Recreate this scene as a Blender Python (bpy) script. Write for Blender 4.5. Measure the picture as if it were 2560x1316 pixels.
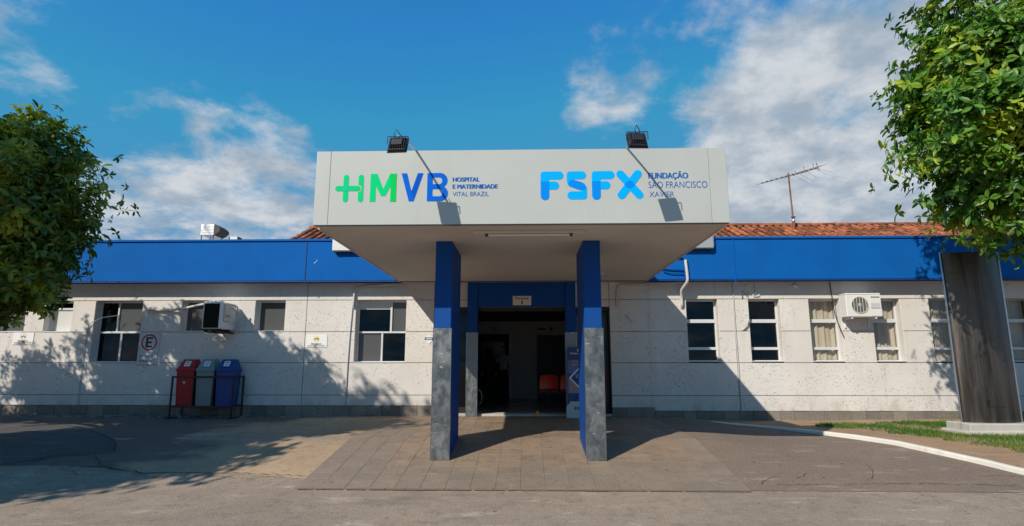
import bpy, math, random
import numpy as np
from mathutils import Vector, Matrix, Quaternion

for o in list(bpy.data.objects):
    bpy.data.objects.remove(o)
scene = bpy.context.scene
COL = scene.collection
random.seed(11)
rng = np.random.default_rng(11)
R = math.radians

# ------------------------------------------------------------------ camera
F_PX, PITCH, YAW, EYE = 1440.0, math.atan(254 / 1440.0), R(1.45), 1.6
cam_d = bpy.data.cameras.new('camera')
cam = bpy.data.objects.new('camera', cam_d)
COL.objects.link(cam)
cam.location = (0, 0, EYE)
cam.rotation_euler = (R(90) + PITCH, 0, YAW)
cam_d.sensor_width = 36
cam_d.lens = 36 * F_PX / 2560
cam_d.clip_start = 0.05
cam_d.clip_end = 3000
scene.camera = cam

_fw = Vector((-math.sin(YAW) * math.cos(PITCH), math.cos(YAW) * math.cos(PITCH), math.sin(PITCH)))
_rt = Vector((math.cos(YAW), math.sin(YAW), 0))
_up = _rt.cross(_fw)
def ray(x, y):
    return (_fw * F_PX + _rt * (x - 1280) + _up * (658 - y)).normalized()
def at(x, y, Y):                       # survey helper: photo point -> place on the vertical plane at depth Y
    d = ray(x, y)
    return Vector((0, 0, EYE)) + d * (Y / d.y)

# ------------------------------------------------------------------ sun
SUN = Vector((0.81, 1.037, -1.0)).normalized()
sun_d = bpy.data.lights.new('sun', 'SUN')
sun_d.energy = 4.7
sun_d.angle = R(0.55)
sun_d.color = (1.0, 0.915, 0.79)
sun = bpy.data.objects.new('sun', sun_d)
COL.objects.link(sun)
sun.rotation_euler = SUN.to_track_quat('-Z', 'Y').to_euler()
sun.location = (-10, -14, 20)

# ------------------------------------------------------------------ world
world = bpy.data.worlds.new('World')
scene.world = world
world.use_nodes = True
nt = world.node_tree
nt.nodes.clear()
def N(tree, typ, **kw):
    n = tree.nodes.new(typ)
    for k, v in kw.items():
        if k in n.bl_rna.properties.keys():
            setattr(n, k, v)
        else:
            n.inputs[k].default_value = v
    return n
def mathn(tree, op, a, b=None, clamp=False):
    n = tree.nodes.new('ShaderNodeMath'); n.operation = op; n.use_clamp = clamp
    for i, v in enumerate((a, b)):
        if v is None: continue
        if isinstance(v, (int, float)): n.inputs[i].default_value = v
        else: tree.links.new(v, n.inputs[i])
    return n.outputs[0]
def mapr(tree, v, a, b, c=0.0, d=1.0, smooth=True):
    n = tree.nodes.new('ShaderNodeMapRange'); n.interpolation_type = 'SMOOTHSTEP' if smooth else 'LINEAR'
    tree.links.new(v, n.inputs[0])
    for i, x in enumerate((a, b, c, d)): n.inputs[1 + i].default_value = x
    return n.outputs[0]
sky = N(nt, 'ShaderNodeTexSky', sky_type='NISHITA', sun_disc=False, sun_elevation=R(37.2),
        sun_rotation=math.atan2(-SUN.x, -SUN.y), altitude=300, air_density=1.0, dust_density=0.4, ozone_density=2.5)
hs = N(nt, 'ShaderNodeHueSaturation', Saturation=1.25, Value=1.0)
nt.links.new(sky.outputs[0], hs.inputs['Color'])
tint = N(nt, 'ShaderNodeVectorMath', operation='MULTIPLY'); tint.inputs[1].default_value = (0.72, 1.85, 1.95)
nt.links.new(hs.outputs[0], tint.inputs[0])
even = N(nt, 'ShaderNodeVectorMath', operation='MINIMUM'); even.inputs[1].default_value = (1.1, 3.05, 5.5)   # an even deep blue all round
nt.links.new(tint.outputs[0], even.inputs[0])
bg = N(nt, 'ShaderNodeBackground', Strength=0.1)
nt.links.new(even.outputs[0], bg.inputs[0])
tc = N(nt, 'ShaderNodeTexCoord')
DIRV = tc.outputs['Generated']
sep = N(nt, 'ShaderNodeSeparateXYZ'); nt.links.new(DIRV, sep.inputs[0])
den = mathn(nt, 'ADD', mathn(nt, 'MAXIMUM', sep.outputs[2], 0.0), 0.32)
cmb = N(nt, 'ShaderNodeCombineXYZ')
nt.links.new(mathn(nt, 'DIVIDE', sep.outputs[0], den), cmb.inputs[0])
nt.links.new(mathn(nt, 'DIVIDE', sep.outputs[1], den), cmb.inputs[1])
n1 = N(nt, 'ShaderNodeTexNoise', Scale=4.6, Detail=12.0, Roughness=0.60, Distortion=0.15)
nt.links.new(cmb.outputs[0], n1.inputs['Vector'])
n2 = N(nt, 'ShaderNodeTexNoise', Scale=1.5, Detail=3.0, Roughness=0.5)
nt.links.new(cmb.outputs[0], n2.inputs['Vector'])
def cloud_bank(px, py, r0, r1, amt):
    d = ray(px, py)
    v = N(nt, 'ShaderNodeVectorMath', operation='DOT_PRODUCT')
    nt.links.new(DIRV, v.inputs[0]); v.inputs[1].default_value = d
    return mapr(nt, v.outputs['Value'], math.cos(R(r0)), math.cos(R(r1)), 0.0, amt)
tot = None
for b in ((2060, 430, 19, 4, 0.33), (2150, 150, 14, 3, 0.25), (1760, 330, 10, 2, 0.13), (1560, 215, 7, 1, 0.15),
          (1830, 80, 9, 2, 0.13), (560, 500, 12, 2, 0.23), (330, 560, 9, 2, 0.22), (430, 360, 8, 2, 0.14), (700, 340, 4, 1, .15),
          (60, 20, 7, 1, 0.16), (80, 115, 6, 1, 0.15), (1500, 130, 4, 1, 0.10), (1480, 230, 5, 1, .16), (1790, 150, 4, 1, .15), (1620, 110, 3, .5, .15), (540, 285, 3, .5, .13)):
    c = cloud_bank(*b)
    tot = c if tot is None else mathn(nt, 'MAXIMUM', tot, c)
low = mathn(nt, 'ADD', mapr(nt, sep.outputs[2], 0.0, 0.22, 0.10, 0.0), mapr(nt, sep.outputs[1], 0.25, -0.2, 0.0, 0.07))  # horizon cloud, plus unseen cover added behind the camera to make shade less blue
field = mathn(nt, 'ADD', mathn(nt, 'ADD', mathn(nt, 'MULTIPLY', n1.outputs[0], 0.75), mathn(nt, 'MULTIPLY', n2.outputs[0], 0.25)),
              mathn(nt, 'ADD', tot, low))
alpha = mathn(nt, 'MULTIPLY', mapr(nt, field, 0.585, 0.79), 0.95)
n3 = N(nt, 'ShaderNodeTexNoise', Scale=7.0, Detail=8.0, Roughness=0.58)
nt.links.new(cmb.outputs[0], n3.inputs['Vector'])
ccol = N(nt, 'ShaderNodeMix', data_type='RGBA')
nt.links.new(mapr(nt, n3.outputs[0], 0.35, 0.65), ccol.inputs[0])
ccol.inputs[6].default_value = (0.50, 0.60, 0.72, 1)
ccol.inputs[7].default_value = (0.93, 0.96, 1.0, 1)
bgc = N(nt, 'ShaderNodeBackground', Strength=0.72)
nt.links.new(ccol.outputs[2], bgc.inputs[0])
mx = N(nt, 'ShaderNodeMixShader')
nt.links.new(alpha, mx.inputs[0]); nt.links.new(bg.outputs[0], mx.inputs[1]); nt.links.new(bgc.outputs[0], mx.inputs[2])
wo = N(nt, 'ShaderNodeOutputWorld'); nt.links.new(mx.outputs[0], wo.inputs[0])

scene.view_settings.view_transform = 'Standard'
scene.view_settings.look = 'None'
scene.view_settings.exposure = 0.0
scene.view_settings.gamma = 1.0
scene.view_settings.use_curve_mapping = False

# ================================================================== helpers
class MB:
    """collects geometry for one mesh"""
    def __init__(s): s.v = []; s.f = []; s.smooth = []
    def add(s, vs, fs, smooth=False):
        o = len(s.v); s.v += [tuple(p) for p in vs]
        for f in fs: s.f.append(tuple(i + o for i in f)); s.smooth.append(smooth)
        return s
    def box(s, x0, x1, y0, y1, z0, z1):
        vs = [(x, y, z) for x in (x0, x1) for y in (y0, y1) for z in (z0, z1)]
        return s.add(vs, [(0, 1, 3, 2), (4, 6, 7, 5), (0, 4, 5, 1), (2, 3, 7, 6), (0, 2, 6, 4), (1, 5, 7, 3)])
    def cbox(s, x0, x1, y0, y1, z0, z1, c=0.004):
        """box with chamfered edges"""
        c = min(c, (x1 - x0) / 3, (y1 - y0) / 3, (z1 - z0) / 3)
        lo, hi = (x0, y0, z0), (x1, y1, z1)
        vs = []; idx = {}
        for sx in (0, 1):
            for sy in (0, 1):
                for sz in (0, 1):
                    sg = (sx, sy, sz)
                    for a in range(3):
                        p = []
                        for k in range(3):
                            b = hi[k] if sg[k] else lo[k]
                            if k != a: b += -c if sg[k] else c
                            p.append(b)
                        idx[(sx, sy, sz, a)] = len(vs); vs.append(p)
        fs = []
        def q(ids, nrm):
            P = [Vector(vs[i]) for i in ids]
            n = (P[1] - P[0]).cross(P[2] - P[0])
            fs.append(tuple(ids) if n.dot(nrm) > 0 else tuple(reversed(ids)))
        for a in range(3):
            b, d = (a + 1) % 3, (a + 2) % 3
            for sa in (0, 1):
                ids = []
                for (sb, sd) in ((0, 0), (1, 0), (1, 1), (0, 1)):
                    sg = [0, 0, 0]; sg[a] = sa; sg[b] = sb; sg[d] = sd
                    ids.append(idx[(*sg, a)])
                nr = Vector((0, 0, 0)); nr[a] = 1 if sa else -1
                q(ids, nr)
            for sb in (0, 1):
                for sd in (0, 1):
                    ids = []
                    sg = [0, 0, 0]; sg[b] = sb; sg[d] = sd
                    sg[a] = 0; i0 = idx[(*sg, b)]; j0 = idx[(*sg, d)]
                    sg[a] = 1; i1 = idx[(*sg, b)]; j1 = idx[(*sg, d)]
                    nr = Vector((0, 0, 0)); nr[b] = 1 if sb else -1; nr[d] = 1 if sd else -1
                    q([i0, i1, j1, j0], nr)
        for sx in (0, 1):
            for sy in (0, 1):
                for sz in (0, 1):
                    q([idx[(sx, sy, sz, a)] for a in range(3)], Vector((sx * 2 - 1, sy * 2 - 1, sz * 2 - 1)))
        return s.add(vs, fs)
    def tube(s, pts, r, n=8, cap=True):
        pts = [Vector(p) for p in pts]
        rs = r if isinstance(r, (list, tuple)) else [r] * len(pts)
        rings = []; prev = None
        for i, p in enumerate(pts):
            t = (pts[min(i + 1, len(pts) - 1)] - pts[max(i - 1, 0)]).normalized()
            if prev is None:
                u = t.orthogonal().normalized()
            else:
                u = (prev - t * prev.dot(t)).normalized()
            prev = u; w = t.cross(u)
            rings.append([p + (u * math.cos(2 * math.pi * k / n) + w * math.sin(2 * math.pi * k / n)) * rs[i] for k in range(n)])
        vs = [q for rg in rings for q in rg]; fs = []
        for i in range(len(pts) - 1):
            for k in range(n):
                a, b = i * n + k, i * n + (k + 1) % n
                fs.append((a, b, b + n, a + n))
        s.add(vs, fs, True)
        if cap:
            s.add(rings[0], [tuple(reversed(range(n)))]); s.add(rings[-1], [tuple(range(n))])
        return s
    def lathe(s, prof, c=(0, 0, 0), axis='Z', n=20, a0=0, a1=2 * math.pi, smooth=True):
        full = abs(a1 - a0 - 2 * math.pi) < 1e-6
        m = n if full else n + 1
        vs = []
        for (rad, h) in prof:
            for k in range(m):
                a = a0 + (a1 - a0) * k / n
                x, y = rad * math.cos(a), rad * math.sin(a)
                p = {'Z': (x, y, h), 'Y': (x, h, y), 'X': (h, x, y)}[axis]
                vs.append((c[0] + p[0], c[1] + p[1], c[2] + p[2]))
        fs = []
        for i in range(len(prof) - 1):
            for k in range(n):
                k2 = (k + 1) % m
                f = (i * m + k, i * m + k2, (i + 1) * m + k2, (i + 1) * m + k)
                fs.append(f if axis != 'Y' else tuple(reversed(f)))
        return s.add(vs, fs, smooth)
    def prism(s, poly, y0, y1, plane='XZ'):
        """polygon (CCW seen from the camera side) extruded; plane XZ -> thickness along Y, XY -> along Z"""
        n = len(poly)
        if plane == 'XZ':
            a = [(p[0], y0, p[1]) for p in poly]; b = [(p[0], y1, p[1]) for p in poly]
        elif plane == 'XY':
            a = [(p[0], p[1], y1) for p in poly]; b = [(p[0], p[1], y0) for p in poly]
        else:
            a = [(y0, p[0], p[1]) for p in poly]; b = [(y1, p[0], p[1]) for p in poly]
        fs = [tuple(range(n)), tuple(reversed(range(n, 2 * n)))]
        for i in range(n):
            j = (i + 1) % n
            fs.append((j, i, i + n, j + n))
        return s.add(a + b, fs)
    def xform(s, M):
        s.v = [tuple(M @ Vector(p)) for p in s.v]; return s
    def mesh(s, name):
        m = bpy.data.meshes.new(name)
        m.from_pydata(s.v, [], s.f)
        m.polygons.foreach_set('use_smooth', s.smooth)
        m.update(); return m

def put(name, geo, mat=None, parent=None, label=None, cat=None, group=None, kind=None):
    me = geo.mesh(name) if isinstance(geo, MB) else geo
    if mat is not None and not me.materials:
        for m in (mat if isinstance(mat, (list, tuple)) else [mat]): me.materials.append(m)
    o = bpy.data.objects.new(name, me); COL.objects.link(o)
    if parent is not None: adopt(o, parent)
    tag(o, label, cat, group, kind); return o
def base_of(o):
    v = Vector(o.location)
    if o.parent: pass
    return v
def adopt(o, parent):
    o.parent = parent
    p, v = parent, Vector((0, 0, 0))
    if parent.type == 'EMPTY': v = Vector(parent.location)
    o.matrix_parent_inverse = Matrix.Translation(-v)
def tag(o, label=None, cat=None, group=None, kind=None):
    if label: o['label'] = label
    if cat: o['category'] = cat
    if group: o['group'] = group
    if kind: o['kind'] = kind
    return o
def thing(name, loc, label, cat, group=None, kind=None):
    o = bpy.data.objects.new(name, None); COL.objects.link(o)
    o.location = loc; o.empty_display_size = 0.1
    return tag(o, label, cat, group, kind)
def arc(cx, cy, r, a0, a1, n=8):
    return [(cx + r * math.cos(R(a0 + (a1 - a0) * k / n)), cy + r * math.sin(R(a0 + (a1 - a0) * k / n))) for k in range(n + 1)]
def capsule(p, q, r, n=8):
    """2-D stadium from p to q, CCW"""
    a = math.degrees(math.atan2(q[1] - p[1], q[0] - p[0]))
    return arc(q[0], q[1], r, a - 90, a + 90, n) + arc(p[0], p[1], r, a + 90, a + 270, n)

def text_mesh(body, x0, x1, z0, z1, y, bold=0.0, shear=0.0, depth=0.003):
    """lettering fitted into the box x0..x1, z0..z1 on a plane facing the street"""
    cu = bpy.data.curves.new('lettering', 'FONT'); cu.body = body; cu.size = 1; cu.offset = bold; cu.shear = shear
    cu.extrude = 0.0; cu.resolution_u = 4
    o = bpy.data.objects.new('lettering', cu); COL.objects.link(o)
    bpy.context.view_layer.update()
    me = bpy.data.meshes.new_from_object(o.evaluated_get(bpy.context.evaluated_depsgraph_get()))
    bpy.data.objects.remove(o); bpy.data.curves.remove(cu)
    n = len(me.vertices); co = np.empty(n * 3); me.vertices.foreach_get('co', co); co = co.reshape(-1, 3)
    mn, mxx = co.min(0), co.max(0)
    w = np.empty_like(co)
    w[:, 0] = x0 + (co[:, 0] - mn[0]) / max(mxx[0] - mn[0], 1e-6) * (x1 - x0)
    w[:, 2] = z0 + (co[:, 1] - mn[1]) / max(mxx[1] - mn[1], 1e-6) * (z1 - z0)
    w[:, 1] = y
    me.vertices.foreach_set('co', w.ravel()); me.update()
    return me

# ================================================================== materials
def mat(name, color=(0.5, 0.5, 0.5), rough=0.6, metal=0.0, spec=0.5):
    m = bpy.data.materials.new(name); m.use_nodes = True
    b = m.node_tree.nodes['Principled BSDF']
    b.inputs['Base Color'].default_value = (*color, 1); b.inputs['Roughness'].default_value = rough
    b.inputs['Metallic'].default_value = metal; b.inputs['Specular IOR Level'].default_value = spec
    return m
def bs(m): return m.node_tree.nodes['Principled BSDF']
def pos(t, scale=(1, 1, 1), rot=(0, 0, 0), obj_space=False):
    if obj_space:
        src = N(t, 'ShaderNodeTexCoord').outputs['Object']
    else:
        src = N(t, 'ShaderNodeNewGeometry').outputs['Position']
    mp = N(t, 'ShaderNodeMapping'); mp.inputs['Scale'].default_value = scale; mp.inputs['Rotation'].default_value = rot
    t.links.new(src, mp.inputs[0]); return mp.outputs[0]
def noise(t, vec, scale, detail=4, rough=0.55, dist=0.0):
    n = N(t, 'ShaderNodeTexNoise', Scale=scale, Detail=detail, Roughness=rough, Distortion=dist)
    t.links.new(vec, n.inputs['Vector']); return n.outputs[0]
def mixc(t, fac, a, b, mode='MIX'):
    n = N(t, 'ShaderNodeMix', data_type='RGBA', blend_type=mode)
    if isinstance(fac, (int, float)): n.inputs[0].default_value = fac
    else: t.links.new(fac, n.inputs[0])
    for i, c in ((6, a), (7, b)):
        if isinstance(c, (tuple, list)): n.inputs[i].default_value = (*c[:3], 1)
        else: t.links.new(c, n.inputs[i])
    return n.outputs[2]
def bump(t, h, strength=0.3, dist=0.01):
    n = N(t, 'ShaderNodeBump', Strength=strength, Distance=dist); t.links.new(h, n.inputs['Height']); return n.outputs[0]
def setc(m, col=None, rough=None, nor=None):
    t = m.node_tree; b = bs(m)
    if col is not None: t.links.new(col, b.inputs['Base Color'])
    if rough is not None: t.links.new(rough, b.inputs['Roughness'])
    if nor is not None: t.links.new(nor, b.inputs['Normal'])
    return m

def mk_plaster():
    m = mat('pitted_plaster', rough=0.85, spec=0.2); t = m.node_tree
    p = pos(t)
    a = noise(t, pos(t, (22, 22, 40), (0, R(28), 0)), 1.0, 3.0, 0.55, 0.9)
    sel = mathn(t, 'ADD', mathn(t, 'MULTIPLY', noise(t, p, 3.2, 2), 0.6), mathn(t, 'MULTIPLY', noise(t, p, 0.9, 3), 0.4))
    pit = mathn(t, 'MULTIPLY', mapr(t, a, 0.615, 0.675), mapr(t, sel, 0.42, 0.60))
    fine = noise(t, p, 60, 4, 0.6)
    big = noise(t, p, 0.9, 5, 0.6)
    c = mixc(t, mapr(t, big, 0.35, 0.7), (0.66, 0.625, 0.585), (0.74, 0.71, 0.67))
    c = mixc(t, mathn(t, 'MULTIPLY', fine, 0.25), c, (0.50, 0.475, 0.45))
    st = mapr(t, noise(t, pos(t, (6, 6, 0.35)), 1.0, 5, 0.6), 0.55, 0.8)
    c = mixc(t, mathn(t, 'MULTIPLY', st, 0.30), c, (0.40, 0.36, 0.31))
    spz = N(t, 'ShaderNodeSeparateXYZ'); t.links.new(p, spz.inputs[0])
    splash = mathn(t, 'MULTIPLY', mapr(t, spz.outputs[2], 1.05, 0.62), mapr(t, noise(t, pos(t, (3, 3, 1.2)), 1.5, 6, .7), .42, .68))
    c = mixc(t, mathn(t, 'MULTIPLY', splash, 0.45), c, (0.36, 0.29, 0.22))
    chip = mapr(t, noise(t, pos(t, (30, 30, 30)), 1.0, 4, .7), .30, .24)
    c = mixc(t, mathn(t, 'MULTIPLY', chip, 0.35), c, (0.34, 0.31, 0.28))
    c = mixc(t, mathn(t, 'MULTIPLY', pit, 0.42), c, (0.36, 0.335, 0.31))
    h = mathn(t, 'SUBTRACT', mathn(t, 'MULTIPLY', fine, 0.18), pit)
    return setc(m, c, nor=bump(t, h, 0.75, 0.02))
def mk_paint(name, c, var=0.12, rough=0.5, dirt=(0.15, 0.13, 0.11), damt=0.12, spec=0.4):
    m = mat(name, c, rough, spec=spec); t = m.node_tree
    d = tuple(x * (1 - var) for x in c)
    col = mixc(t, mapr(t, noise(t, pos(t), 1.4, 5, 0.6), 0.3, 0.7), c, d)
    st = mapr(t, noise(t, pos(t, (5, 5, 0.4)), 1.0, 5, 0.65), 0.56, 0.8)
    col = mixc(t, mathn(t, 'MULTIPLY', st, damt), col, dirt)
    return setc(m, col, nor=bump(t, noise(t, pos(t), 45, 3), 0.12, 0.004))
def mk_ground(name, c0, c1, speck, scale=1.0, rough=0.92, stain=(0.10, 0.085, 0.07), samt=0.5, grain=0.8):
    m = mat(name, c0, rough, spec=0.25); t = m.node_tree; p = pos(t)
    c = mixc(t, mapr(t, noise(t, p, 0.55 * scale, 6, 0.62), 0.3, 0.7), c0, c1)
    c = mixc(t, mathn(t, 'MULTIPLY', mapr(t, noise(t, pos(t, (0.35, 1.1, 1)), 0.9, 7, 0.68, 0.6), 0.52, 0.76), samt), c, stain)
    c = mixc(t, mathn(t, 'MULTIPLY', mapr(t, noise(t, p, 5.5, 6, 0.7), 0.48, 0.70), 0.75 * samt), c, stain)
    c = mixc(t, mathn(t, 'MULTIPLY', mapr(t, noise(t, pos(t, (0.5, 1.6, 1)), 2.2, 8, 0.75, 0.3), 0.55, 0.66), 0.45), c, tuple(min(1, x * 1.25) for x in speck))
    g = noise(t, p, 75, 3, 0.75)
    c = mixc(t, mapr(t, g, 0.50, 0.66, 0, grain), c, speck)
    c = mixc(t, mapr(t, noise(t, p, 42, 3, 0.7), 0.56, 0.68, 0, grain * 0.85), c, tuple(x * 0.30 for x in c0))
    vo = N(t, 'ShaderNodeTexVoronoi', Scale=5.0); t.links.new(p, vo.inputs['Vector'])
    gate = mapr(t, noise(t, p, 3.1, 2), 0.54, 0.60)
    c = mixc(t, mathn(t, 'MULTIPLY', mathn(t, 'MULTIPLY', mapr(t, vo.outputs['Distance'], 0.14, 0.09), gate), 0.75), c, tuple(x * 0.28 for x in c0))
    h = mathn(t, 'ADD', g, mathn(t, 'MULTIPLY', noise(t, p, 14, 4), 0.6))
    return setc(m, c, nor=bump(t, h, 0.6, 0.014))
def mk_steel(name, c0, c1, rough=0.34, sc_v=(7, 7, 5), scr=0.5):
    m = mat(name, c0, rough, metal=0.92); t = m.node_tree
    v = noise(t, pos(t, sc_v), 1.0, 8, 0.70, 0.4)
    c = mixc(t, mapr(t, v, 0.32, 0.68), c0, c1)
    sc = mapr(t, noise(t, pos(t, (9, 9, 34), (0, R(-32), 0)), 1.0, 2, 0.5, 0.6), 0.70, 0.715)
    c = mixc(t, mathn(t, 'MULTIPLY', sc, scr), c, (0.75, 0.76, 0.77))
    rgh = mapr(t, v, 0.3, 0.7, rough - 0.10, rough + 0.2)
    return setc(m, c, rgh, bump(t, noise(t, pos(t, (2.2, 2.2, 0.8)), 1.0, 3), 0.06, 0.02))
def rand_tint(m, amt=0.3):
    """every piece its own slight tone"""
    t = m.node_tree; b = bs(m)
    oi = N(t, 'ShaderNodeObjectInfo')
    f = mapr(t, oi.outputs['Random'], 0, 1, 1 - amt, 1 + amt * 0.5, False)
    src = b.inputs['Base Color'].links[0].from_socket if b.inputs['Base Color'].is_linked else None
    n = N(t, 'ShaderNodeVectorMath', operation='SCALE')
    if src: t.links.new(src, n.inputs[0])
    else: n.inputs[0].default_value = b.inputs['Base Color'].default_value[:3]
    t.links.new(f, n.inputs['Scale'])
    t.links.new(n.outputs[0], b.inputs['Base Color']); return m
def mk_glass(name, tint=(0.32, 0.35, 0.36), rough=0.03):
    m = bpy.data.materials.new(name); m.use_nodes = True; t = m.node_tree; t.nodes.clear()
    tr = N(t, 'ShaderNodeBsdfTransparent'); tr.inputs[0].default_value = (*tint, 1)
    gl = N(t, 'ShaderNodeBsdfGlossy'); gl.inputs['Roughness'].default_value = rough; gl.inputs[0].default_value = (0.55, 0.56, 0.56, 1)
    lw_ = N(t, 'ShaderNodeLayerWeight'); fr_o = mathn(t, 'ADD', mathn(t, 'MULTIPLY', mathn(t, 'POWER', lw_.outputs['Facing'], 5.0), 0.9), 0.05)
    t.links.new(bump(t, noise(t, pos(t), 1.7, 2), 0.05, 0.03), gl.inputs['Normal'])
    mxs = N(t, 'ShaderNodeMixShader'); t.links.new(fr_o, mxs.inputs[0]); t.links.new(tr.outputs[0], mxs.inputs[1]); t.links.new(gl.outputs[0], mxs.inputs[2])
    o = N(t, 'ShaderNodeOutputMaterial'); t.links.new(mxs.outputs[0], o.inputs[0]); return m
def mk_leaf(name, dark, light, yellow):
    m = bpy.data.materials.new(name); m.use_nodes = True; t = m.node_tree; t.nodes.clear()
    g = N(t, 'ShaderNodeNewGeometry')
    c = mixc(t, mathn(t, 'POWER', g.outputs['Random Per Island'], 1.5), dark, light)
    c = mixc(t, mapr(t, noise(t, pos(t), 1.3, 3), 0.46, 0.64), c, yellow)
    b = N(t, 'ShaderNodeBsdfPrincipled', Roughness=0.42); b.inputs['Specular IOR Level'].default_value = 0.45
    t.links.new(c, b.inputs['Base Color'])
    tl = N(t, 'ShaderNodeBsdfTranslucent')
    n = N(t, 'ShaderNodeVectorMath', operation='MULTIPLY'); t.links.new(c, n.inputs[0]); n.inputs[1].default_value = (1.15, 1.25, 0.5)
    t.links.new(n.outputs[0], tl.inputs[0])
    mxs = N(t, 'ShaderNodeMixShader'); mxs.inputs[0].default_value = 0.26
    t.links.new(b.outputs[0], mxs.inputs[1]); t.links.new(tl.outputs[0], mxs.inputs[2])
    o = N(t, 'ShaderNodeOutputMaterial'); t.links.new(mxs.outputs[0], o.inputs[0]); return m

M = {}
M['plaster'] = mk_plaster()
M['core'] = mat('joint_mortar', (0.16, 0.15, 0.14), 0.9)
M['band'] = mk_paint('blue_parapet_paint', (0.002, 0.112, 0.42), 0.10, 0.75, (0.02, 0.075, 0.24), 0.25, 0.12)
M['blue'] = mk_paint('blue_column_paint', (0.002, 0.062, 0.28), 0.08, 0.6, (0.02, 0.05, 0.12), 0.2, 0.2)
M['bluedark'] = mk_paint('dark_blue_trim', (0.004, 0.045, 0.20), 0.1, 0.5)
M['fascia'] = mk_paint('grey_sign_panel', (0.46, 0.485, 0.465), 0.05, 0.45, (0.33, 0.33, 0.31), 0.22)
M['soffit'] = mk_paint('soffit_paint', (0.62, 0.56, 0.50), 0.08, 0.8, (0.4, 0.35, 0.3), 0.2)
M['trim'] = mat('dark_trim', (0.05, 0.045, 0.04), 0.6)
M['steel'] = mk_steel('scuffed_steel', (0.17, 0.185, 0.19), (0.27, 0.285, 0.285), 0.40)
M['totem'] = mk_steel('weathered_bronze_steel', (0.072, 0.060, 0.050), (0.19, 0.165, 0.14), 0.36, (4, 4, 0.3), 0.06)
M['chrome'] = mat('bright_trim', (0.62, 0.63, 0.64), 0.25, 1.0)
M['galv'] = mk_steel('galvanised', (0.5, 0.52, 0.53), (0.7, 0.72, 0.73), 0.35, (2, 2, 2), 0.1)
M['alu'] = mat('white_aluminium', (0.66, 0.67, 0.68), 0.4, 0.1)
M['alugrey'] = mat('grey_aluminium', (0.42, 0.44, 0.46), 0.42, 0.3)
M['glass'] = mk_glass('window_glass')
M['clear'] = mk_glass('clear_glass', (0.92, 0.93, 0.92))
M['darkglass'] = mk_glass('tinted_glass', (0.08, 0.085, 0.09))
M['frost'] = mat('frosted_pane', (0.62, 0.62, 0.60), 0.35)
M['greypane'] = mat('grey_film_pane', (0.085, 0.088, 0.088), 0.22)
M['curtain'] = mk_paint('beige_blind', (0.66, 0.57, 0.46), 0.12, 0.9)
M['room'] = mat('dark_room', (0.05, 0.05, 0.05), 0.9)
M['plinth'] = rand_tint(mk_ground('plinth_stone', (0.27, 0.23, 0.19), (0.21, 0.185, 0.155), (0.36, 0.31, 0.26), 2.0, 0.85, samt=0.25), 0.32)
M['cobble'] = rand_tint(mk_ground('cobble_stone', (0.24, 0.22, 0.20), (0.16, 0.145, 0.13), (0.34, 0.31, 0.28), 2.0, 0.85), 0.45)
M['road'] = mk_ground('worn_asphalt', (0.35, 0.27, 0.20), (0.27, 0.21, 0.16), (0.50, 0.41, 0.33), 1.0, samt=0.6)
M['side'] = mk_ground('grey_asphalt', (0.235, 0.172, 0.128), (0.19, 0.142, 0.108), (0.38, 0.30, 0.24), 1.0, samt=0.3)
M['yard'] = mk_ground('brown_concrete', (0.46, 0.325, 0.205), (0.36, 0.255, 0.165), (0.56, 0.42, 0.29), 1.2, samt=0.55, stain=(0.13, 0.10, 0.075))
def tar_and_shade(m):
    # old tar away from the porch, its colour darkened to deepen the tree shade, the sandy concrete shows only towards the porch
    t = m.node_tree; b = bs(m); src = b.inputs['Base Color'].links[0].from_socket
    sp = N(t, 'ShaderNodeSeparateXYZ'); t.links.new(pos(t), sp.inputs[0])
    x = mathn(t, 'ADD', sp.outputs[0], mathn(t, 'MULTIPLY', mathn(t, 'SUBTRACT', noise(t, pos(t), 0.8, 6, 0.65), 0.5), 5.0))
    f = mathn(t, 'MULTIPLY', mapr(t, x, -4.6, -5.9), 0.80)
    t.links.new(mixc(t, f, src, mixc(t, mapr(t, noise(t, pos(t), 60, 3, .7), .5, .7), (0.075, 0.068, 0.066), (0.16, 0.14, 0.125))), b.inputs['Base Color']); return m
tar_and_shade(M['yard'])
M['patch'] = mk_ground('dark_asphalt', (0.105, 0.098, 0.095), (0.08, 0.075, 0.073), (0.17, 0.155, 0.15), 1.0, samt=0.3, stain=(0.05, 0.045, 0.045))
M['earth'] = mk_ground('red_earth', (0.40, 0.255, 0.155), (0.30, 0.19, 0.115), (0.48, 0.33, 0.22), 2.0, samt=0.35, stain=(0.20, 0.12, 0.07))
M['kerb'] = mk_paint('kerb_whitewash', (0.74, 0.71, 0.64), 0.12, 0.85, (0.30, 0.24, 0.18), 0.5)
M['crack'] = mat('crack_dark', (0.022, 0.02, 0.018), 0.95)
def mk_tile():
    m = mk_ground('porch_tile', (0.33, 0.235, 0.16), (0.26, 0.19, 0.135), (0.38, 0.29, 0.21), 2.2, 0.55, (0.12, 0.10, 0.085), 0.8)
    bs(m).inputs['Specular IOR Level'].default_value = 0.4
    return rand_tint(m, 0.09)
M['tile'] = mk_tile()
M['tilegrey'] = rand_tint(mk_ground('porch_tile_grey', (0.285, 0.22, 0.165), (0.235, 0.185, 0.14), (0.34, 0.275, 0.22), 2.2, 0.6, (0.12, 0.105, 0.09), 0.4), 0.08)
M['grout'] = mat('grout', (0.17, 0.13, 0.095), 0.9)
M['concrete'] = mk_paint('old_concrete', (0.50, 0.48, 0.44), 0.25, 0.9, (0.10, 0.09, 0.08), 0.6)
M['white'] = mk_paint('white_enamel', (0.74, 0.74, 0.72), 0.06, 0.4, (0.4, 0.36, 0.3), 0.2)
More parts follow.
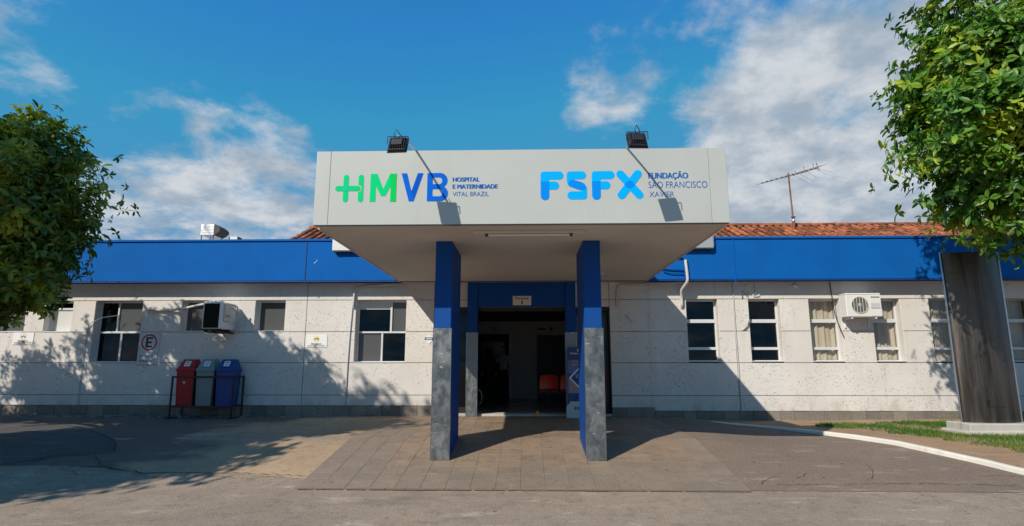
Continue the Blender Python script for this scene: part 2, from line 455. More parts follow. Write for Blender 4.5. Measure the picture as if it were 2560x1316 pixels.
M['cream'] = mat('cream_plastic', (0.62, 0.57, 0.44), 0.5)
M['pipe'] = mk_paint('pvc_pipe', (0.60, 0.58, 0.55), 0.15, 0.5, (0.25, 0.22, 0.2), 0.4)
M['black'] = mat('black_metal', (0.012, 0.012, 0.013), 0.45)
M['lampblack'] = mat('black_casting', (0.022, 0.02, 0.026), 0.4)
M['coil'] = mat('dark_coil_face', (0.018, 0.015, 0.014), 0.16)
M['sheet'] = mat('sign_white', (0.80, 0.80, 0.78), 0.4)
M['sheetgrey'] = mat('sign_grey', (0.50, 0.54, 0.56), 0.5)
M['cream_sign'] = mat('cream_sign', (0.72, 0.62, 0.50), 0.5)
M['ink'] = mat('black_ink', (0.015, 0.012, 0.012), 0.6)
M['signred'] = mat('sign_red', (0.38, 0.012, 0.03), 0.5)
M['signorange'] = mat('sign_orange', (0.75, 0.30, 0.06), 0.5)
M['signyellow'] = mat('sign_pale_yellow', (0.80, 0.72, 0.40), 0.5)
M['navy'] = mat('print_navy', (0.012, 0.05, 0.20), 0.5)
M['txtblue'] = mat('vinyl_blue', (0.008, 0.115, 0.42), 0.6, 0.0, 0.06)
M['green'] = mat('vinyl_green', (0.0, 0.60, 0.20), 0.6, 0.0, 0.06)
M['green2'] = mat('vinyl_green_deep', (0.0, 0.56, 0.10), 0.6, 0.0, 0.06)
M['teal'] = mat('vinyl_teal', (0.01, 0.55, 0.32), 0.6, 0.0, 0.06)
M['vblue'] = mat('vinyl_royal_blue', (0.0, 0.12, 0.62), 0.6, 0.0, 0.06)
M['vblue2'] = mat('vinyl_deep_blue', (0.0, 0.09, 0.53), 0.6, 0.0, 0.06)
M['cyan'] = mat('vinyl_cyan', (0.0, 0.40, 0.90), 0.6, 0.0, 0.06)
M['cyan2'] = mat('vinyl_sky_blue', (0.0, 0.24, 0.80), 0.6, 0.0, 0.06)
M['binred'] = mk_paint('bin_red', (0.40, 0.008, 0.012), 0.1, 0.35, (0.15, 0.02, 0.02), 0.2)
M['bingrey'] = mk_paint('bin_grey', (0.20, 0.25, 0.26), 0.1, 0.35, (0.1, 0.1, 0.1), 0.2)
M['binblue'] = mk_paint('bin_blue', (0.008, 0.055, 0.25), 0.1, 0.35, (0.02, 0.03, 0.08), 0.2)
M['seat'] = mat('red_seat_plastic', (0.80, 0.05, 0.012), 0.35)
M['orange'] = mat('orange_plastic', (0.85, 0.30, 0.01), 0.45)
M['lobbywall'] = mk_paint('lobby_wall', (0.74, 0.72, 0.66), 0.1, 0.7)
M['lobbyfloor'] = mk_paint('lobby_floor', (0.42, 0.40, 0.36), 0.1, 0.18)
M['rooftile'] = rand_tint(mk_ground('clay_tile', (0.42, 0.135, 0.055), (0.30, 0.09, 0.04), (0.50, 0.20, 0.10), 2.5, 0.85, (0.06, 0.04, 0.03), 0.9), 0.55)
M['roofdark'] = mat('roof_underlay', (0.06, 0.035, 0.025), 0.9)
M['rust'] = mk_paint('rusty_pole', (0.23, 0.11, 0.07), 0.3, 0.7, (0.4, 0.3, 0.25), 0.4)
M['bark'] = mk_ground('bark', (0.14, 0.105, 0.075), (0.09, 0.07, 0.05), (0.2, 0.16, 0.12), 3.0)
M['leafL'] = mk_leaf('leaf_left', (0.03, 0.075, 0.010), (0.17, 0.27, 0.025), (0.44, 0.47, 0.045))
M['leafR'] = mk_leaf('leaf_right', (0.03, 0.10, 0.010), (0.13, 0.30, 0.022), (0.38, 0.47, 0.035))
M['grass'] = mk_leaf('grass_blade', (0.035, 0.12, 0.012), (0.08, 0.22, 0.02), (0.16, 0.22, 0.04))
M['skin'] = mat('skin', (0.42, 0.25, 0.17), 0.55)
M['hair'] = mat('dark_hair', (0.012, 0.010, 0.009), 0.5)
M['shirt'] = mat('pale_shirt', (0.42, 0.42, 0.42), 0.8)
M['dress'] = mat('dark_cloth', (0.02, 0.02, 0.025), 0.85)
M['rubber'] = mat('rubber', (0.015, 0.015, 0.015), 0.7)
M['tube'] = mat('light_tube', (0.75, 0.73, 0.68), 0.3)

# ================================================================== ground
def zplat(y): return float(np.interp(y, [7.42, 8.5, 9.66, 13.05], [0.107, 0.265, 0.43, 0.49]))
def zg(x, y):
    l = np.interp(y, [5, 7.42, 7.77, 8.5, 9.66, 13.05, 14], [0, 0.086, 0.135, 0.25, 0.41, 0.48, 0.48])
    r = np.interp(y, [5, 7.42, 8.5, 9.66, 13.05, 14], [0, 0.086, 0.21, 0.33, 0.41, 0.41])
    w = np.clip((x - 2.75) / 1.6, 0, 1); w = w * w * (3 - 2 * w)
    return l * (1 - w) + r * w
def on_ground(px, py, off=0.0):
    z = 0.3
    d = ray(px, py)
    for i in range(60):
        p = Vector((0, 0, EYE)) + d * ((z - EYE) / d.z)
        z = 0.5 * z + 0.5 * (float(zg(p.x, p.y)) + off)
    return Vector((0, 0, EYE)) + d * ((z - EYE) / d.z)
def sheet(name, xs, ys, off, m, keep=None, **kw):
    xs, ys = np.asarray(xs), np.asarray(ys)
    X, Y = np.meshgrid(xs, ys)
    Zv = zg(X, Y) + off
    nx = len(xs)
    vs = np.stack([X, Y, Zv], -1).reshape(-1, 3).tolist(); fs = []
    for j in range(len(ys) - 1):
        for i in range(nx - 1):
            if keep is None or keep((xs[i] + xs[i + 1]) / 2, (ys[j] + ys[j + 1]) / 2):
                fs.append((j * nx + i, j * nx + i + 1, (j + 1) * nx + i + 1, (j + 1) * nx + i))
    b = MB(); b.add(vs, fs, True)
    return put(name, b, m, **kw)
far = [-400, -200, -100, -60, -40, -28, -20]
gx = far + list(np.arange(-16, 16.01, 0.5)) + [-v for v in reversed(far)]
gy = [-400, -200, -100, -50, -25, -12, -6, -2, 0, 2, 4, 5] + list(np.arange(5.5, 14.01, 0.25)) + [14.5, 16, 20, 30, 50, 100, 200, 400]
gy = sorted(set([round(v, 3) for v in gy] + [7.42, 7.77, 9.66, 13.05]))
sheet('ground', gx, gy, 0.0, M['road'], kind='structure')

def strip_sheet(name, left, right, off, m, n=40, **kw):
    """sheet between two polylines (plan points), laid on the ground"""
    def res(pl, k):
        pl = np.array(pl, float); s = np.r_[0, np.cumsum(np.hypot(*np.diff(pl, axis=0).T))]
        t = np.linspace(0, s[-1], k); return np.c_[np.interp(t, s, pl[:, 0]), np.interp(t, s, pl[:, 1])]
    a, b = res(left, n), res(right, n); K = 10
    vs = []; fs = []
    for i in range(n):
        for k in range(K + 1):
            p = a[i] * (1 - k / K) + b[i] * k / K
            vs.append((p[0], p[1], float(zg(p[0], p[1])) + off))
    for i in range(n - 1):
        for k in range(K):
            q = i * (K + 1) + k
            fs.append((q, q + 1, q + K + 2, q + K + 1))
    g = MB(); g.add(vs, fs, True)
    m_ = g
    # make sure faces look up
    v0, v1, v2 = (Vector(vs[i]) for i in fs[0][:3])
    if (v1 - v0).cross(v2 - v0).z < 0: g.f = [tuple(reversed(f)) for f in g.f]
    return put(name, g, m, **kw)
def jag(pl, amp=0.035, step=0.12, seed=1):
    r = random.Random(seed); out = []
    for (a, b) in zip(pl[:-1], pl[1:]):
        n = max(1, int(math.dist(a, b) / step))
        for k in range(n):
            t = k / n
            out.append((a[0] + (b[0] - a[0]) * t + r.uniform(-amp, amp), a[1] + (b[1] - a[1]) * t + r.uniform(-amp, amp)))
    out.append(pl[-1]); return out
# yard of brown concrete left of the porch; its front edge is the crack line in the photograph
yf = [(-16, 8.5)] + [on_ground(x, y).to_2d()[:] for x, y in ((0, 1166), (110, 1163), (250, 1168), (340, 1184), (450, 1182), (600, 1186))] + [(-2.88, 7.78)]
yf = jag(yf, 0.02, 0.1, 3)
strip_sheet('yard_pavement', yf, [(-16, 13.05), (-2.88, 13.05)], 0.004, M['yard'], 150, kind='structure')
# grey asphalt lane right of the porch
curb = [(3.85, 12.6), (3.98, 12.48), (4.55, 11.85), (5.2, 10.95), (5.65, 10.15), (5.95, 9.45), (6.28, 8.75), (6.53, 8.09), (6.85, 7.2), (7.3, 6.0), (7.8, 4.6), (8.4, 3.0)]
lane_front = jag([(2.72, 7.44), (4.5, 7.44), (6.75, 7.40)], 0.015, 0.1, 5)
strip_sheet('lane', [(2.71, 7.44), (2.71, 13.03)], [(6.75, 7.42)] + [c for c in reversed(curb) if c[1] > 7.5], 0.005, M['side'], 60, kind='structure')
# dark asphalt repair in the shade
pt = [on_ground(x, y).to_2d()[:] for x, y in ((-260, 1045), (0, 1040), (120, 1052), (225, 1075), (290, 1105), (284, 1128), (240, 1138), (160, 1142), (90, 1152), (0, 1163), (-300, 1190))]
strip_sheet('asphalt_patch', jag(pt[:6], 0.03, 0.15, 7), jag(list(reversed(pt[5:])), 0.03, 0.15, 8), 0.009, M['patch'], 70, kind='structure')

ground = bpy.data.objects['ground']
def crack(pts, w=0.02, off=0.013, seed=0, amp=0.022):
    w *= 0.55
    pl = jag([on_ground(*p).to_2d()[:] for p in pts], amp, 0.05, seed); r = random.Random(seed)
    vs = []; fs = []
    for i, p in enumerate(pl):
        a = pl[max(i - 1, 0)]; b = pl[min(i + 1, len(pl) - 1)]
        t = Vector((b[0] - a[0], b[1] - a[1])).normalized(); n = Vector((-t.y, t.x))
        ww = w * r.uniform(0.25, 1.2) * (0.3 if i in (0, len(pl) - 1) else 1)
        for s in (-1, 1):
            x, y = p[0] + n.x * ww * s / 2, p[1] + n.y * ww * s / 2
            vs.append((x, y, float(zg(x, y)) + off))
    for i in range(len(pl) - 1): fs.append((2 * i, 2 * i + 1, 2 * i + 3, 2 * i + 2))
    b = MB().add(vs, fs)
    v0, v1, v2 = (Vector(vs[i]) for i in fs[0][:3])
    if (v1 - v0).cross(v2 - v0).z < 0: b.f = [tuple(reversed(f)) for f in b.f]
    put('crack', b, M['crack'], ground)
crack([(225, 1076), (262, 1092), (288, 1108), (284, 1130)], 0.035, seed=1)
crack([(20, 1164), (80, 1160), (110, 1146), (160, 1137), (250, 1131)], 0.03, seed=2)
crack([(120, 1166), (160, 1168), (200, 1169), (250, 1168), (300, 1176), (342, 1182), (345, 1186), (420, 1184)], 0.03, seed=3)
crack([(155, 1166), (158, 1178), (185, 1182), (190, 1192)], 0.02, seed=4)
crack([(232, 1144), (250, 1156), (252, 1166)], 0.025, seed=5)
crack([(420, 1184), (560, 1184), (680, 1188), (766, 1193)], 0.02, seed=6)
crack([(1896, 1214), (1930, 1196), (1950, 1193)], 0.02, seed=7)
crack([(1940, 1214), (2100, 1214), (2300, 1211), (2450, 1213), (2540, 1218), (2560, 1224)], 0.018, seed=8)
crack([(2166, 1160), (2178, 1175), (2186, 1190), (2170, 1206)], 0.014, seed=9)
crack([(1985, 1200), (2010, 1192), (2020, 1186)], 0.014, seed=10)
crack([(2450, 1193), (2500, 1192), (2560, 1195)], 0.012, seed=11)
crack([(100, 1186), (300, 1192), (520, 1190), (640, 1203), (560, 1212)], 0.012, seed=12)

# ------------------------------------------------------------------ porch platform with its tiles
PX0, PX1 = -2.87, 2.70
ys_ = [7.42, 8.5, 9.66, 13.05]
b = MB()
vs = []; fs = []
for y in ys_:
    for x in (PX0, PX1): vs.append((x, y, zplat(y) - 0.005))
for i in range(3): fs.append((2 * i, 2 * i + 1, 2 * i + 3, 2 * i + 2))
k = len(vs); vs += [(PX0, 7.42, -0.02), (PX1, 7.42, -0.02)]; fs.append((0, k, k + 1, 1))
b.add(vs, fs)
platform = put('entrance_platform', b, M['grout'], kind='structure')
def flat_tile_mesh(name, w, l, t, m, seed):
    r = random.Random(seed)
    e = MB().cbox(-w / 2, w / 2, -l / 2, l / 2, -t, 0, 0.0015)
    me = e.mesh(name); me.materials.append(m); return me
TW = (PX1 - PX0) / 18
tile_spots = []
segs = [(7.42, 8.5), (8.5, 9.66), (9.66, 13.05)]
for (a, c) in segs:
    L = math.hypot(c - a, zplat(c) - zplat(a)); n = max(1, round(L / 0.31)); tl = L / n
    ang = math.atan2(zplat(c) - zplat(a), c - a)
    me1 = flat_tile_mesh('tile', TW - 0.003, tl - 0.003, 0.03, M['tile'], 1)
    me2 = flat_tile_mesh('tile', TW - 0.003, tl - 0.003, 0.03, M['tilegrey'], 2)
    for j in range(n):
        s = (j + 0.5) / n; y = a + (c - a) * s
        for i in range(18):
            x = PX0 + TW * (i + 0.5)
            grey = y < 8.1 or x < -2.0 or (y < 8.5 and random.random() < 0.4) or x > 2.3
            tile_spots.append((y, x, zplat(y), ang, me2 if grey else me1))
tile_spots.sort(key=lambda s: s[0])
rest = MB()
for k, (y, x, z, ang, me) in enumerate(tile_spots):
    dz = random.uniform(-0.0018, 0.0012)
    if k < 300:
        o = put('tile', me, None, platform)
        o.location = (x, y, z + dz); o.rotation_euler = (ang + random.uniform(-.003, .003), random.uniform(-.004, .004), 0)
    else:
        T = Matrix.Translation((x, y, z + dz)) @ Matrix.Rotation(ang, 4, 'X')
        rest.add([T @ v.co for v in me.vertices], [tuple(p.vertices) for p in me.polygons])
o = put('rear_tile', rest, M['tile'], platform, kind='stuff')
# broken front lip of the platform
b = MB(); r = random.Random(4); x = PX0
while x < PX1:
    w = r.uniform(0.05, 0.16)
    b.cbox(x, min(x + w, PX1), 7.42 - r.uniform(0.004, 0.03), 7.425, 0.02, 0.104 - r.uniform(0, 0.012), 0.006); x += w
put('front_lip', b, M['grout'], platform)

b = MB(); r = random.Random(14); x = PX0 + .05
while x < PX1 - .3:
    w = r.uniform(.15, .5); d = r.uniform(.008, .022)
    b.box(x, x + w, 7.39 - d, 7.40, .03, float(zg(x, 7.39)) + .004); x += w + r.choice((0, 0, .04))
put('lip_crevice_shade', b, M['crack'], platform)  # near-black strip paints in the shadow line of the crevice under the lip
# ------------------------------------------------------------------ kerb, earth strip, grass
def offset_line(pl, d):
    out = []
    for i, p in enumerate(pl):
        a, c = pl[max(i - 1, 0)], pl[min(i + 1, len(pl) - 1)]
        t = Vector((c[0] - a[0], c[1] - a[1])).normalized()
        out.append((p[0] - t.y * d, p[1] + t.x * d))
    return out
def dense(pl, step=0.25):
    out = []
    for a, c in zip(pl[:-1], pl[1:]):
        n = max(1, int(math.dist(a, c) / step))
        out += [(a[0] + (c[0] - a[0]) * k / n, a[1] + (c[1] - a[1]) * k / n) for k in range(n)]
    return out + [pl[-1]]
cd = dense(curb, 0.2)
def kerb_h(i): return 0.010 + 0.062 * min(1, i / 12)
b = MB(); inn, out_ = offset_line(cd, 0.0), offset_line(cd, 0.10)
vs = []; fs = []
r = random.Random(9)
for i, (p, q) in enumerate(zip(inn, out_)):
    h = kerb_h(i) + r.uniform(-0.004, 0.004); j = r.uniform(-0.006, 0.006)
    z0 = float(zg(*p)); 
    vs += [(p[0] + j, p[1], z0 - 0.05), (p[0] + j, p[1], z0 + h - 0.012), (p[0] * .88 + q[0] * .12 + j, p[1] * .88 + q[1] * .12, z0 + h), (q[0] + j, q[1], z0 + h), (q[0] + j, q[1], z0 - 0.05)]
for i in range(len(inn) - 1):
    for k in range(4): fs.append((i * 5 + k, i * 5 + k + 1, i * 5 + k + 6, i * 5 + k + 5))
b.add(vs, fs)
put('kerb', b, M['kerb'], kind='structure')
# verge of red earth behind the kerb, up to the wall
vl = offset_line(cd, 0.098); vs = []; fs = []; K = 14
VX = 16.0
def verge_z(x, y):
    # height of the earth verge: kerb top level
    d = min(math.hypot(x - c[0], y - c[1]) for c in cd)
    i = min(range(len(cd)), key=lambda k: math.hypot(x - cd[k][0], y - cd[k][1]))
    return float(zg(cd[i][0], cd[i][1])) * 0.0 + float(zg(x, y)) + kerb_h(i) - 0.012 + 0.010 * math.sin(x * 3.1 + y * 2.3) * min(1, d)
for i, p in enumerate(vl):
    q = (VX, p[1]) if p[1] < 12.3 else (p[0] + (VX - p[0]), 13.05)
    if i == 0: q = (VX, 13.05)
    for k in range(K + 1):
        t = (k / K) ** 1.6
        x, y = p[0] + (q[0] - p[0]) * t, p[1] + (q[1] - p[1]) * t
        vs.append((x, y, verge_z(x, y)))
for i in range(len(vl) - 1):
    for k in range(K):
        a = i * (K + 1) + k; fs.append((a, a + K + 1, a + K + 2, a + 1))
g = MB().add(vs, fs, True)
v0, v1, v2 = (Vector(vs[i]) for i in fs[20][:3])
if (v1 - v0).cross(v2 - v0).z < 0: g.f = [tuple(reversed(f)) for f in g.f]
put('verge', g, M['earth'], kind='structure')
# grass on the verge
gl = [(5.55, 11.78), (6.0, 11.25), (6.45, 10.6), (6.75, 9.95), (7.1, 9.3), (7.45, 8.55), (7.75, 7.9), (8.2, 6.9)]
gr_ = [(5.7, 11.85), (6.6, 12.05), (8.0, 12.35), (9.5, 12.5), (12, 12.6)]
def in_grass(x, y):
    if not (6.9 < y < 12.6): return False
    e = np.interp(-y, [-p[1] for p in gl], [p[0] for p in gl])
    top = np.interp(x, [p[0] for p in gr_], [p[1] for p in gr_])
    return x > e + 0.10 * math.sin(y * 7) + 0.06 * math.sin(y * 17 + 1) and y < top + 0.07 * math.sin(x * 9)
vs = []; fs = []; cnt = 0; r = random.Random(21)
from mathutils import noise as mnoise
while cnt < 42000:
    x, y = r.uniform(5.4, 11.5), r.uniform(6.9, 12.65)
    if not in_grass(x, y): continue
    dn = mnoise.noise((x * 1.3, y * 1.3, 3.0))
    if r.random() > 0.80 + dn * 0.9: continue
    if 7.42 < x < 8.95 and 10.45 < y < 11.25: continue
    cnt += 1
    z = verge_z(x, y); h = r.uniform(0.02, 0.065) * (1.0 + 0.5 * dn); a = r.uniform(0, 6.28); w = r.uniform(0.003, 0.006)
    lx, ly = r.gauss(0, 0.025), r.gauss(0, 0.025)
    dx, dy = math.cos(a) * w, math.sin(a) * w
    k = len(vs)
    vs += [(x - dx, y - dy, z - .004), (x + dx, y + dy, z - .004), (x + lx * .5 + dx * .7, y + ly * .5 + dy * .7, z + h * .6), (x + lx * .5 - dx * .7, y + ly * .5 - dy * .7, z + h * .6), (x + lx * 1.3, y + ly * 1.3, z + h)]
    fs += [(k, k + 1, k + 2, k + 3), (k + 3, k + 2, k + 4)]
put('grass', MB().add(vs, fs), M['grass'], kind='stuff', label='short green grass on the earth verge around the steel totem', cat='grass')

# ================================================================== the hospital building
WY = 13.05
bld = thing('hospital_building', (0, WY, 0.45), 'long white plaster hospital front with a bright blue parapet band and many windows', 'building')
ROWS = [(0.93, 1.64), (1.64, 2.335), (2.335, 3.055), (3.055, 3.46)]
LW = [(-12.3, -11.6, 's'), (-11.13, -10.5, 's'), (-9.96, -8.86, 't'), (-7.94, -7.34, 's'), (-6.22, -5.53, 's'), (-3.89, -2.74, 't')]
RW = [(3.60, 4.30, 't'), (4.99, 5.68, 't'), (6.33, 7.01, 't'), (7.71, 8.34, 't'), (8.98, 9.60, 't'), (10.6, 11.25, 't'), (12.2, 12.9, 't')]
core = MB()
G = 0.0055
def panel(x0, x1, z0, z1):
    if x1 - x0 < 0.02: return
    put('wall_panel', MB().cbox(x0 + G, x1 - G, WY, WY + 0.065, z0 + G, z1 - G, 0.005), M['plaster'], bld)
    core.box(x0, x1, WY + 0.022, WY + 0.30, z0, z1)
def row_cuts(x0, x1, holes, joints):
    cuts = [x0]
    segs = []; cur = x0
    for (a, c) in sorted(holes):
        if a > cur: segs.append((cur, a))
        cur = max(cur, c)
    if cur < x1: segs.append((cur, x1))
    out = []
    for (a, c) in segs:
        js = [j for j in joints if a < j < c]; e = [a] + js + [c]
        out += list(zip(e[:-1], e[1:]))
    return out
LX0, LX1, RX0, RX1 = -15.0, -2.10, 1.87, 15.0
for (X0, X1, wins, joints, ptop) in ((LX0, LX1, LW, (-5.03,), 0.70), (RX0, RX1, RW, (4.66,), 0.60)):
    for i, (z0, z1) in enumerate([(ptop, 0.93)] + ROWS):
        holes = []
        if i == 2: holes = [(a, c) for a, c, t in wins if t == 't']
        if i == 3: holes = [(a, c) for a, c, t in wins]
        for (a, c) in row_cuts(X0, X1, holes, joints): panel(a, c, z0, z1)
panel(LX1, RX0, 2.885, 3.055); panel(LX1, RX0, 3.055, 3.46)
put('wall_core', core, M['core'], bld)
# plinth stones
def plinth(x0, x1, zt, zb, step):
    x = x0
    while x < x1 - 0.05:
        w = min(step * random.uniform(0.92, 1.08), x1 - x)
        put('plinth_stone', MB().cbox(x + 0.003, x + w - 0.003, WY - 0.028 - random.uniform(0, 0.006), WY + 0.05, zb, zt - random.uniform(0, 0.008), 0.005), M['plinth'], bld)
        x += w
plinth(-13.2, LX1, 0.70, 0.40, 0.37)
plinth(RX0, 2.80, 0.68, 0.38, 0.30)
plinth(2.80, 13.2, 0.60, 0.34, 0.30)
put('plinth_core', MB().box(LX0, LX1, WY + 0.03, WY + 0.3, 0.3, 0.70).box(RX0, RX1, WY + 0.03, WY + 0.3, 0.3, 0.60), M['core'], bld)

# windows -----------------------------------------------------------
FY = WY + 0.17
def rect_frame(mb, x0, x1, z0, z1, w, y0, y1):
    mb.cbox(x0, x0 + w, y0, y1, z0, z1, 0.003); mb.cbox(x1 - w, x1, y0, y1, z0, z1, 0.003)
    mb.cbox(x0 + w, x1 - w, y0 + .001, y1, z0, z0 + w, 0.003); mb.cbox(x0 + w, x1 - w, y0 + .001, y1, z1 - w, z1, 0.003)
def pane(win, x0, x1, z0, z1, m, y=0.028):
    put('pane', MB().box(x0, x1, FY + y, FY + y + 0.005, z0, z1), m, win)
def window(x0, x1, z0, z1, m_frame):
    f = MB(); rect_frame(f, x0 + .001, x1 - .001, z0 + .001, z1 - .001, 0.035, FY, FY + 0.06)
    w = put('window', f, m_frame, bld)
    # plastered reveal lining on both sides, head and sill
    put('sill', MB().cbox(x0 + .002, x1 - .002, WY - 0.012, FY + 0.002, z0 + .001, z0 + 0.022, 0.004), M['alu'], w)
    rv = MB(); rv.box(x0 - .012, x0 + .0005, WY + .012, FY + .07, z0, z1); rv.box(x1 - .0005, x1 + .012, WY + .012, FY + .07, z0, z1); rv.box(x0, x1, WY + .012, FY + .07, z1 - .0005, z1 + .01)
    put('reveal', rv, M['plaster'], w)
    return w
def bar(w, x0, x1, z0, z1, m, dy=0.0): put('glazing_bar', MB().cbox(x0, x1, FY - 0.004 + dy, FY + 0.05, z0, z1, 0.003), m, w)
def blind(w, x0, x1, z0, z1, folds=5, m=None, y=0.085):
    vs = []; fs = []; n = folds * 6
    for i in range(n + 1):
        x = x0 + (x1 - x0) * i / n; yy = FY + y + 0.018 * math.sin(i / 6 * 6.28) + 0.012 * math.sin(i * 1.7)
        vs += [(x, yy, z0), (x, yy, z1)]
    for i in range(n): fs.append((2 * i, 2 * i + 2, 2 * i + 3, 2 * i + 1))
    put('blind', MB().add(vs, fs, True), m or M['curtain'], w)
zs0, zs1 = ROWS[2]; zt0 = ROWS[1][0]
for k, (a, c, t) in enumerate(LW):
    z0 = zt0 if t == 't' else zs0
    w = window(a, c, z0, zs1, M['alu'])
    if k == 0: pane(w, a + .03, c - .03, z0 + .03, zs1 - .03, M['greypane'])
    if k == 1:
        bar(w, a + .034, c - .034, 2.86, 2.905, M['alu'])
        pane(w, a + .03, c - .03, z0 + .03, 2.865, M['frost']); pane(w, a + .03, c - .03, 2.9, zs1 - .03, M['glass'])
        for q in range(1, 4): put('glazing_bar', MB().box(a + .03 + (c - a - .06) * q / 4 - .003, a + .03 + (c - a - .06) * q / 4 + .003, FY + .026, FY + .03, z0 + .03, 2.865), M['sheet'], w)
    if k == 2:
        bar(w, a + .034, c - .034, 2.315, 2.36, M['alu'], -0.004); bar(w, a + .42, a + .455, 2.36, zs1 - .034, M['alu'])
        bar(w, a + .54, a + .585, zt0 + .034, 2.315, M['alu'])
        pane(w, a + .03, a + .43, 2.35, zs1 - .03, M['glass']); pane(w, a + .44, c - .03, 2.35, zs1 - .03, M['greypane'])
        pane(w, a + .03, a + .56, zt0 + .03, 2.33, M['glass']); pane(w, a + .57, c - .03, zt0 + .03, 2.33, M['glass'])
    if k in (3, 4): pane(w, a + .03, c - .03, z0 + .03, zs1 - .03, M['greypane'])
    if k == 5:
        bar(w, a + .034, c - .034, 2.31, 2.35, M['alu'], -0.004); bar(w, c - .40, c - .355, 2.35, zs1 - .034, M['alu'])
        bar(w, a + .56, a + .60, zt0 + .034, 2.31, M['alu'])
        pane(w, a + .03, c - .38, 2.34, 2.86, M['glass']); pane(w, a + .03, c - .38, 2.86, zs1 - .03, M['frost'])
        pane(w, c - .37, c - .03, 2.34, zs1 - .03, M['greypane'])
        pane(w, a + .03, a + .58, zt0 + .03, 2.33, M['greypane']); pane(w, a + .58, c - .03, zt0 + .03, 2.33, M['glass'])
for k, (a, c, t) in enumerate(RW):
    w = window(a, c, zt0 + .02, zs1, M['alugrey'] if k > 3 else M['alu'])
    fm = M['alu']
    bar(w, a + .034, c - .034, 2.53, 2.61, fm, -0.012); bar(w, a + .034, c - .034, 1.925, 1.985, fm, -0.006)
    for (p, q) in ((1.68, 1.93), (1.98, 2.54), (2.60, 3.03)): pane(w, a + .03, c - .03, p, q, M['clear' if k > 1 else 'glass'])
    if k == 0:
        for q in range(6): put('louvre', MB().box(a + .04, c - .04, FY + .05, FY + .09, 2.70 + q * .05, 2.708 + q * .05), M['alugrey'], w)
    if k == 1: blind(w, a + .30, a + .42, 1.66, 3.05, 1, M['bark'])
    if k >= 2:
        blind(w, a, a + (c - a) * 0.62, 1.66, 3.04, 3); blind(w, a + (c - a) * 0.55, c, 1.66, 3.02, 2, None, 0.115)
# rooms behind the glass
rm = MB()
for (x0, x1) in ((LX0, LX1 - 0.1), (RX0 + 0.1, RX1)):
    rm.box(x0, x1, 15.6, 15.7, 0.3, 3.4); rm.box(x0, x1, WY + .31, 15.6, 0.3, 0.4); rm.box(x0, x1, WY + .31, 15.6, 3.38, 3.45)
rm.box(LX0, LX0 + .1, WY + .31, 15.6, .4, 3.38); rm.box(RX1 - .1, RX1, WY + .31, 15.6, .4, 3.38)
put('room_shell', rm, M['room'], bld)

# parapet band --------------------------------------------------------
BY = 12.75
for (x0, x1) in ((-15, -5.0), (-5.0, -2.95), (-2.95, 2.78), (2.78, 4.63), (4.63, 15)):
    put('parapet_panel', MB().cbox(x0 + .003, x1 - .003, BY, WY + 0.28, 3.465, 4.37, 0.006), M['band'], bld)
    put('coping', MB().cbox(x0 + .002, x1 - .002, BY - 0.028, WY + 0.31, 4.374, 4.425, 0.006), M['band'], bld)
    put('drip_trim', MB().cbox(x0 + .003, x1 - .003, BY - 0.012, BY + 0.05, 3.43, 3.462, 0.004), M['bluedark'], bld)
put('seam_cover', MB().cbox(-5.012, -4.992, BY - .012, BY + .004, 3.40, 4.372, .003), M['bluedark'], bld)
put('seam_cover', MB().cbox(4.62, 4.645, BY - .012, BY + .004, 3.34, 4.372, .003), M['band'], bld)
put('roof_slab', MB().box(-15, 15, WY + .285, 21, 4.05, 4.2), M['concrete'], bld)
put('rear_wall', MB().box(-15, 15, 20.9, 21.1, 0.3, 4.05), M['lobbywall'], bld)
put('flashing', MB().box(-15, -3.2, WY + .29, WY + .33, 4.21, 4.445), M['white'], bld)
# chipped plaster scar and broken corner on the band
c = at(790, 655, BY); s = MB(); s.tube([(c.x - .03, BY - .002, c.z - .035), (c.x + .005, BY - .003, c.z + .0), (c.x + .03, BY - .002, c.z + .05)], [.012, .005, .004], 6)
put('paint_scar', s, M['sheet'], bld)
c = at(172, 690, BY); put('broken_corner', MB().prism([(c.x - .05, 3.47), (c.x + .07, 3.47), (c.x + .075, 3.57), (c.x + .03, 3.51)], BY - .004, BY + .001), M['bluedark'], bld)

# lobby -----------------------------------------------------------------
LB = 19.2
put('lobby_floor', MB().box(-4.2, 3.6, 13.05, LB, 0.40, 0.525), M['lobbyfloor'], bld)
put('threshold', MB().cbox(LX1 + .01, RX0 - .01, 13.0, 13.42, 0.44, 0.532, 0.006), M['concrete'], bld)
lw = MB(); lw.box(-4.2, 3.6, LB, LB + .12, .5, 3.1); lw.box(-4.3, -4.2, WY + .31, LB, .5, 3.1); lw.box(3.6, 3.7, WY + .31, LB, .5, 3.1)
put('lobby_wall', lw, M['lobbywall'], bld)
put('lobby_ceiling', MB().box(-4.3, 3.7, WY + .31, LB, 3.02, 3.1), M['room'], bld)
# doorways on the lobby's back wall
def doorway(x0, x1, z1, m, frame):
    d = put('door_opening', MB().box(x0, x1, LB - .035, LB - .004, .526, z1), m, bld)
    f = MB(); f.cbox(x0 - .06, x0, LB - .06, LB - .003, .526, z1 + .06); f.cbox(x1, x1 + .06, LB - .06, LB - .003, .526, z1 + .06); f.cbox(x0, x1, LB - .06, LB - .003, z1, z1 + .06)
    put('door_frame', f, frame, d)
doorway(-1.95, -0.58, 2.60, M['room'], M['alugrey'])
doorway(0.33, 1.25, 2.56, M['black'], M['lobbywall'])
put('service_window', MB().cbox(-1.5, -0.75, LB - .06, LB - .037, 1.65, 2.35), M['greypane'], bld)
put('wall_pilaster', MB().cbox(0.12, 0.26, LB - .09, LB - .002, .526, 2.62), M['lobbywall'], bld)
